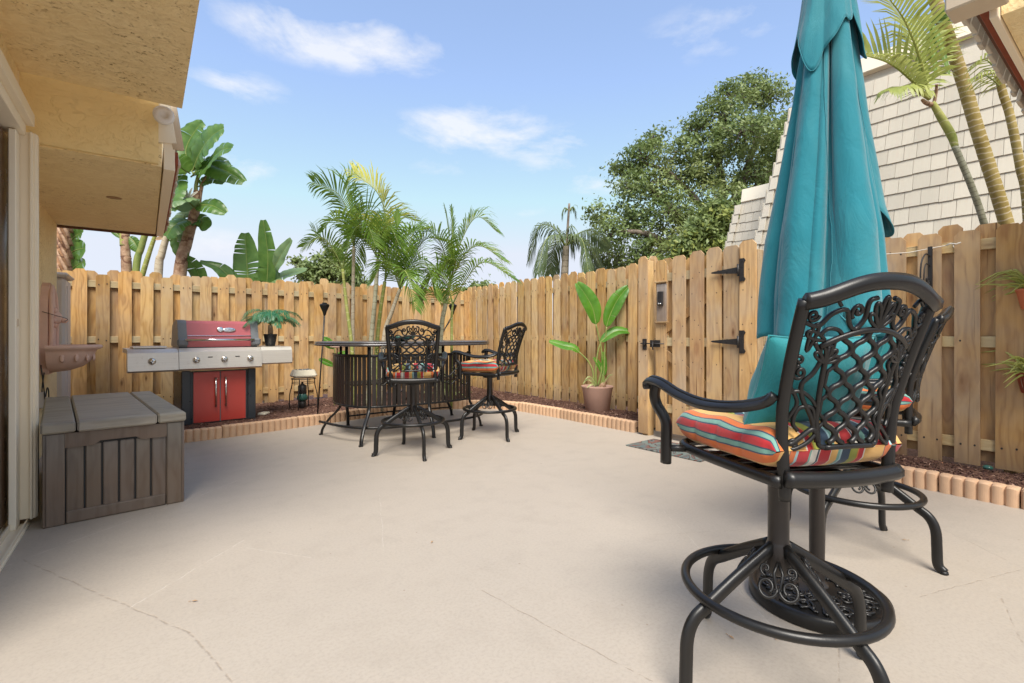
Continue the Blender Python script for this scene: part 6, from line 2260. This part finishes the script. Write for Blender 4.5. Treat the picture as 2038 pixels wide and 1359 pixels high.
for i in range(6):
    v0_ = 575 - 26 * i
    p = [at(143, v0_ + 18, 8.52), at(132, v0_ - 12, 8.40), at(118, v0_ - 38, 8.40), at(109, v0_ - 60, 8.5)]
    trunk('bark_strand', p, (.030, .026, .014), 'banana_trunk', t, b, 7, .1, i)
for i, (a, c, e, w) in enumerate((((140, 480), (150, 470), (163, 462), 26), ((138, 505), (150, 498), (170, 493), 44), ((138, 540), (152, 528), (170, 520), 40), ((140, 470), (152, 462), (166, 458), 20))):
    broad_leaf(t, b, [at(*a, 8.6), at(*c, 8.55), at(*e, 8.5)], w / 974 * 8.6, VIEW, tears=4, seed=90 + i, fold=.1, wave=.02)
# leaves rising behind the fence right of the clump
t, b = plant('bird_of_paradise_plant', 'bird of paradise with upright torn paddle leaves above the grill', 'bird of paradise', Vector((at(520, 700, 9.2).x, at(520, 700, 9.2).y, 0)), GB)
D2 = 9.2
for i, (a, c, d, e, w, tr, fc, mt) in enumerate((
        ((497, 700), (496, 590), (491, 520), (488, 464), 58, 6, (0, 0, .2), 'banana_leaf'), ((527, 700), (530, 590), (533, 510), (524, 438), 40, 2, (0, 0, .2), 'banana_leaf'),
        ((538, 700), (540, 560), (555, 515), (580, 476), 36, 0, (.2, 0, .3), 'banana_leaf_pale'), ((530, 700), (530, 580), (562, 550), (610, 536), 40, 3, (0, 0, 1.2), 'banana_leaf_pale'),
        ((500, 700), (470, 580), (440, 535), (398, 520), 34, 1, (0, 0, .9), 'banana_leaf'), ((420, 700), (400, 600), (395, 545), (372, 512), 46, 3, (0, 0, .3), 'banana_leaf'),
        ((500, 700), (515, 600), (520, 560), (521, 530), 40, 1, (.1, 0, .2), 'banana_leaf'))):
    broad_leaf(t, b, [at(*a, D2), at(*c, D2), at(*d, D2 - .1 * (i % 3)), at(*e, D2 - .2 * (i % 3))], w / 974 * D2, VIEW + Vector(fc), fold=.22, tears=tr, mat=mt, seed=120 + i, stalk=.42 if i < 4 else .3, wave=.03, tipw=.5)


# ------------------------------------------------------------------ broadleaf trees beyond the fences
def broad_tree(name, label, foot, clumps, nleaf, ls, trunks, mats, seed, D, cat='tree'):
    """clumps: (u, v, radius px, depth offset); leaves are small folded blades set in sprays on the clump shells"""
    t, b = plant(name, label, cat, foot)
    rnd = random.Random(seed)
    for k, (pts, r) in enumerate(trunks):
        trunk('limb' if k else 'trunk', pts, r, 'oak_bark', t, b, 8, .1, k, 5)
    C = [(at(u, v, D + dz), rr * .88 / 974 * (D + dz)) for u, v, rr, dz in clumps]
    tot = sum(r ** 2 for _, r in C)
    mb = MB()
    tw = MB()
    for ci, (c, r) in enumerate(C):
        n = int(nleaf * r * r / tot)
        ns = max(5, n // 40)
        for s_ in range(ns):
            dr = Vector((rnd.gauss(0, 1), rnd.gauss(0, 1), rnd.gauss(0, 1))).normalized()
            rad = r * rnd.uniform(.30, 1.0) ** .55 * (1 + .45 * mnoise.noise(c * .3 + dr * 2.4))
            sc_ = c + Vector((dr.x * rad, dr.y * rad, dr.z * rad * .82))
            if rnd.random() < .30:
                tw.tube([sc_ - dr * r * .75 - b, sc_ - dr * r * .3 + Vector((rnd.uniform(-.1, .1), 0, -.08)) - b, sc_ - b], [.030, .018, .005], 4)
            k = rnd.uniform(.10, .30) * (r ** .4)
            mi = 0 if rnd.random() < .8 else 1
            for _ in range(40):
                p = sc_ + Vector((rnd.gauss(0, k), rnd.gauss(0, k), rnd.gauss(0, k * .62)))
                nrm = (dr * .6 + Vector((rnd.gauss(0, .6), rnd.gauss(0, .6), rnd.gauss(.5, .5)))).normalized()
                a = nrm.orthogonal().normalized()
                a = Matrix.Rotation(rnd.uniform(0, 2 * PI), 3, nrm) @ a
                bb = nrm.cross(a)
                l = ls * rnd.uniform(.6, 1.25)
                q = p - b
                mb.add([q - a * l, q + bb * l * .42, q + a * l, q - bb * l * .42 + nrm * l * .1], [(0, 1, 2), (0, 2, 3)], mi)
    o = mb.build('crown', [M[m_] for m_ in mats], t)
    tw.build('twigs', M['oak_bark'], t, kind='stuff')
    return t


DO = 17.0
fo = at(1400, 700, DO + 1); fo.z = 0
oak = [(1190, 430, 34, 0), (1215, 470, 42, -1), (1230, 510, 46, 0), (1265, 430, 52, 0), (1250, 330, 38, .5), (1285, 310, 46, 0), (1300, 275, 30, .5), (1262, 370, 44, -.5), (1310, 360, 50, 0), (1330, 420, 60, -1),
       (1300, 500, 60, -1), (1360, 300, 44, 0), (1385, 260, 38, .5), (1370, 480, 60, -1.5), (1400, 340, 60, 0), (1430, 230, 48, 0), (1425, 290, 52, 0), (1460, 190, 44, .5), (1500, 170, 42, 1), (1535, 190, 46, 1),
       (1480, 260, 62, -1), (1530, 270, 60, 0), (1440, 400, 66, -1.5), (1500, 350, 62, 0), (1550, 330, 60, 1), (1420, 460, 60, -1), (1470, 440, 50, -1), (1350, 540, 60, 0), (1420, 530, 60, 0), (1250, 545, 50, 1), (1190, 540, 30, 1), (1530, 400, 60, 1.5), (1580, 250, 50, 1.5)]
tr_ = [([fo, at(1405, 560, DO + 1), at(1412, 470, DO + 1), at(1440, 380, DO + 1)], (.45, .3, .2)), ([at(1410, 500, DO + 1), at(1350, 430, DO), at(1290, 370, DO)], (.22, .08)),
       ([at(1412, 480, DO + 1), at(1470, 380, DO), at(1510, 260, DO)], (.22, .07)), ([at(1440, 380, DO + 1), at(1430, 300, DO), at(1450, 210, DO)], (.15, .05)),
       ([at(1400, 540, DO), at(1300, 470, DO - 1), at(1215, 460, DO - 1)], (.16, .05)), ([at(1405, 420, DO), at(1340, 350, DO), at(1275, 320, DO)], (.12, .04))]
broad_tree('oak_tree', 'large spreading oak rising behind the gate and right hand fence', fo, oak, 50000, .078, tr_, ['oak_leaf', 'bush_leaf'], 5, DO)
fo = at(1440, 700, 12.5); fo.z = 0
broad_tree('shrub_tree', 'yellow green shrubby tree in front of the oak, left of the cream shingled roof', fo, [(1430, 420, 26, 0), (1395, 455, 30, 0), (1452, 440, 26, 0), (1365, 490, 32, 0), (1420, 490, 36, 0), (1330, 530, 30, 0), (1385, 540, 36, 0)], 9000, .075,
           [([fo, at(1420, 560, 12.5), at(1415, 470, 12.5)], (.09, .04))], ['bush_leaf', 'palm_leaf_pale'], 6, 12.5)
fo = at(650, 700, 15); fo.z = 0
broad_tree('shrub_tree', 'small round dark tree behind the back fence between the palms', fo, [(650, 528, 34, 0), (618, 540, 26, 0), (690, 540, 28, 0), (668, 505, 20, 0), (590, 522, 10, 0), (640, 560, 40, 0), (700, 565, 28, 0)], 7000, .075,
           [([fo, at(652, 600, 15), at(652, 540, 15)], (.12, .05))], ['bush_leaf', 'oak_leaf'], 7, 15)
fo = at(960, 700, 14); fo.z = 0
broad_tree('shrub_tree', 'low green tree top just showing over the back corner of the fence', fo, [(955, 575, 20, 0), (985, 585, 16, 0), (925, 585, 14, 0)], 1500, .07,
           [([fo, at(960, 600, 14)], (.10, .05))], ['bush_leaf', 'oak_leaf'], 8, 14)

# ------------------------------------------------------------------ potted plants
# artificial palm on the grill's side shelf
t, b = plant('potted_palm', 'small artificial palm in a black pot on the grill side shelf', 'potted plant', at(538, 684, 6.22))
top_z = .9 - 0
b2 = Vector((b.x, b.y, .951)); t.location = b2
MB().lathe([(.052, 0), (.056, .004), (.078, .135), (.082, .150), (.076, .152), (.070, .135), (.001, .130)], n=20).build('pot', M['pot_black'], t)
MB().tube([(0, 0, .12), (.003, 0, .19), (0, 0, .27)], [.028, .034, .024], 10).build('palm_stem', M['banana_trunk'], t)
rn = random.Random(6)
for i in range(30):
    an = i * 137.5
    el = rn.uniform(.2, 1.6)
    dr = Vector((math.cos(R(an)), math.sin(R(an)), 0))
    Lf = rn.uniform(.26, .40)
    c = Vector((0, 0, .27))
    pts = [c, c + dr * Lf * .35 + Vector((0, 0, .10 * el + .03)), c + dr * Lf * .75 + Vector((0, 0, .12 * el)), c + dr * Lf + Vector((0, 0, -.06 + .10 * el))]
    frond(t, Vector((0, 0, 0)), pts, .10, 24, w=.008, vee=.25, droop=.30, mat='fake_leaf', rac='stalk_green', rr=.003, seed=500 + i, start=.2)

# bird of paradise in the clay coloured pot
t, b = plant('potted_bird_of_paradise', 'clay coloured pot with a bright green bird of paradise by the fence', 'potted plant', Vector((4.86, 4.58, .02)))
MB().lathe([(.145, 0), (.152, .006), (.20, .34), (.212, .37), (.215, .385), (.205, .388), (.195, .37), (.185, .345)], n=36).build('pot', M['pot_clay'], t)
MB().lathe([(.186, .335), (.12, .350), (.04, .355), (.001, .356)], n=20).build('potting_soil', M['soil'], t)
DP = math.hypot(0, 0) + (SY * 4.86 + CY * 4.58)
Q = lambda u, v, dd=0: at(u, v, DP + dd)
FV = VIEW + Vector((0, 0, .35))
def pot_leaf(stalk, tip, width, face, i, **kw):
    pts = [Q(*q) for q in stalk]
    s_ = MB().tube([p - b for p in curve(pts, 8)], [.014 - .006 * k / (len(curve(pts, 8)) - 1) for k in range(len(curve(pts, 8)))], 8)
    s_.build('leaf_stalk', M['stalk_green'], t)
    broad_leaf(t, b, [pts[-1]] + [Q(*q) for q in tip], width, face, mat='bright_leaf', seed=700 + i, sr=.007, wave=.012, **kw)
pot_leaf([(1190, 768), (1198, 730), (1196, 690), (1186, 645)], [(1180, 615), (1166, 588), (1148, 563)], .25, FV, 0, fold=.35, tipw=.35)
pot_leaf([(1200, 765), (1203, 720), (1204, 690), (1207, 650)], [(1215, 625), (1230, 595), (1250, 570)], .22, FV + Vector((-.5, 0, 0)), 1, fold=.5, tears=1, tipw=.35)
pot_leaf([(1186, 768), (1186, 730), (1190, 700), (1196, 680)], [(1210, 668), (1230, 658), (1258, 660)], .17, Vector((0, -.2, 1)) + VIEW * .8, 2, fold=.2)
pot_leaf([(1182, 768), (1180, 740), (1170, 718), (1153, 701)], [(1142, 692), (1122, 688), (1093, 679)], .17, Vector((0, -.2, 1)) + VIEW * .8, 3, fold=.3, tears=2)
pot_leaf([(1196, 768), (1199, 750), (1199, 745)], [(1196, 735), (1190, 722), (1181, 711)], .07, FV, 4, fold=.4)
pot_leaf([(1200, 768), (1202, 755), (1202, 748)], [(1203, 735), (1202, 720), (1200, 700)], .08, FV, 5, fold=.5)
for i, (u0, v0, u1, v1, u2, v2) in enumerate(((1188, 768, 1170, 755, 1160, 764), (1188, 768, 1174, 750, 1164, 756), (1186, 770, 1178, 765, 1168, 772), (1200, 764, 1212, 748, 1220, 746))):
    broad_leaf(t, b, [Q(u0, v0, -.1), Q(u1, v1, -.15), Q(u2, v2, -.18)], .022, FV, mat='variegated_leaf', seed=i, name='grass_blade', sr=.002, tipw=.02)
MB().lathe([(.05, 0), (.045, .05), (.02, .10), (.012, .15)], n=9, smooth=False).build('dry_sheath', M['banana_trunk'], t, (.04, -.03, .35), (R(20), R(25), 0))

# variegated plant between table and corner
t, b = plant('variegated_plant', 'low cream striped spiky plant between the bar table and the fence corner', 'plant', Vector((3.75, 6.75, .06)))
rn = random.Random(8)
for i in range(22):
    an = R(i * 137.5)
    dr = Vector((math.cos(an), math.sin(an), 0))
    L_ = rn.uniform(.32, .55)
    h_ = rn.uniform(.12, .48)
    broad_leaf(t, Vector((0, 0, 0)), [Vector((0, 0, 0)), dr * L_ * .45 + Vector((0, 0, h_)), dr * L_ + Vector((0, 0, h_ * (.4 if i % 3 else 1.3)))], .045, Vector((0, 0, 1)) - dr * .4, fold=.3, mat='variegated_leaf', seed=i, sr=.003, tipw=.02, wave=0)
t, b = plant('leafy_shoot', 'small green leafy shoot behind the left end of the bar table', 'plant', Vector((2.15, 7.1, .05)))
trunk('stem', [b, b + Vector((.03, 0, .5)), b + Vector((.0, 0, .9))], .008, 'stalk_green', t, b, 6)
for i, (z, an) in enumerate(((.85, 200), (.7, 20), (.9, 120), (.6, 160))):
    p = b + Vector((0, 0, z)); dr = Vector((math.cos(R(an)), math.sin(R(an)), .5))
    broad_leaf(t, b, [p, p + dr * .10, p + dr * .2], .09, VIEW, mat='bright_leaf', seed=i, sr=.003, tipw=.1)


# wall planters with succulents on the right fence
def hang(label, p, col, seed, hoist=False):
    t = thing('hanging_planter', label, 'planter', tuple(p), 0, 'succulent planters hung on the right fence')
    MB().lathe([(.055, -.15), (.062, -.145), (.088, -.02), (.094, -.015), (.094, .0), (.086, .0), (.078, -.03), (.001, -.03)], n=20).build('pot', M[col], t)
    MB().tube(curve([(.095, .0, -.01), (.12, 0, .02), (.15, 0, .01)], 4), .004, 5).build('hook', M['black_iron'], t)
    rn = random.Random(seed)
    for i in range(60):
        an = R(rn.uniform(0, 360)); dr = Vector((math.cos(an), math.sin(an), 0))
        L_ = rn.uniform(.15, .34)
        h_ = rn.uniform(-.05, .12)
        mb = MB()
        mb.tube(curve([(0, 0, -.03), tuple(dr * L_ * .45 + Vector((0, 0, h_ + .03))), tuple(dr * L_ + Vector((0, 0, h_ + rn.uniform(-.06, .05))))], 3), [.008, .0088, .0085, .0075, .006, .004, .001], 5)
        mb.build('leaf', M['succulent_leaf'], t)
    return t


p = at(2056, 574, 3.55)
hang('upper hanging pot of spiky green succulents on the right fence', p, 'pot_orange', 1)
p = at(2056, 742, 3.55)
t = hang('lower hanging pot of trailing spiky succulents on the right fence', p, 'red_wood', 2)
rn = random.Random(4)
mb = MB()
for i in range(14):
    x, y = rn.uniform(-.11, -.03), rn.uniform(-.04, .06)
    mb.tube(curve([(x, y, .0), (x - .02, y + rn.uniform(-.02, .02), -.05), (x + rn.uniform(-.02, .02), y, -.12)], 3), .003, 4)
mb.build('dry_roots', M['banana_trunk'], t)

# fallen bits on the patio and mulch
for i, (u, v, lab, mt) in enumerate(((1545, 1270, '', 'dry_leaf'), (1455, 1268, '', 'dry_leaf'), (387, 1196, '', 'dry_leaf'), (860, 1078, '', 'dry_leaf'), (1800, 1074, '', 'dry_leaf'), (1850, 929, '', 'terracotta_leaf'))):
    z = .06 if v < 950 else .004
    p = g_at(u, v, z)
    if i == 5: p = Vector((5.0, 1.05, .09))
    mb = MB().add([(-.013, -.003, 0), (0, -.005, .003), (.014, 0, .001), (0, .005, .003)], [(0, 1, 3), (1, 2, 3)])
    mb.tube([(.014, 0, .001), (.022, .003, .002)], .0009, 4)
    o = mb.build('dry_leaf', M[mt], None, tuple(p), i * 1.3)
    tag(o, ['curled dry leaf on the patio near the near stool ring', 'tiny dry leaf on the patio left of the near stool ring', 'small dry twig leaf on the left of the open patio', 'dry leaf fragment in the middle of the open patio',
            'dry leaf on the patio right of the umbrella stand', 'orange fallen leaf on the mulch below the right fence'][i], 'leaf', 'fallen leaves')
# broken stone and painted pebble in the mulch
p = g_at(525, 826, .06)
o = MB().box((0, 0, .02), (.14, .10, .035), .4, ch=.012).build('broken_stone', M['stone_cream'], None, tuple(p), .5)
tag(o, 'pale broken stone in the bed beside the grill', 'stone')
o = MB().lathe([(.001, 0), (.028, .006), (.034, .02), (.02, .032), (.001, .036)], n=10).build('teal_pebble', M['green_glass'], None, (5.05, .80, .085))
tag(o, 'small teal ornament in the mulch at the foot of the right fence', 'ornament')
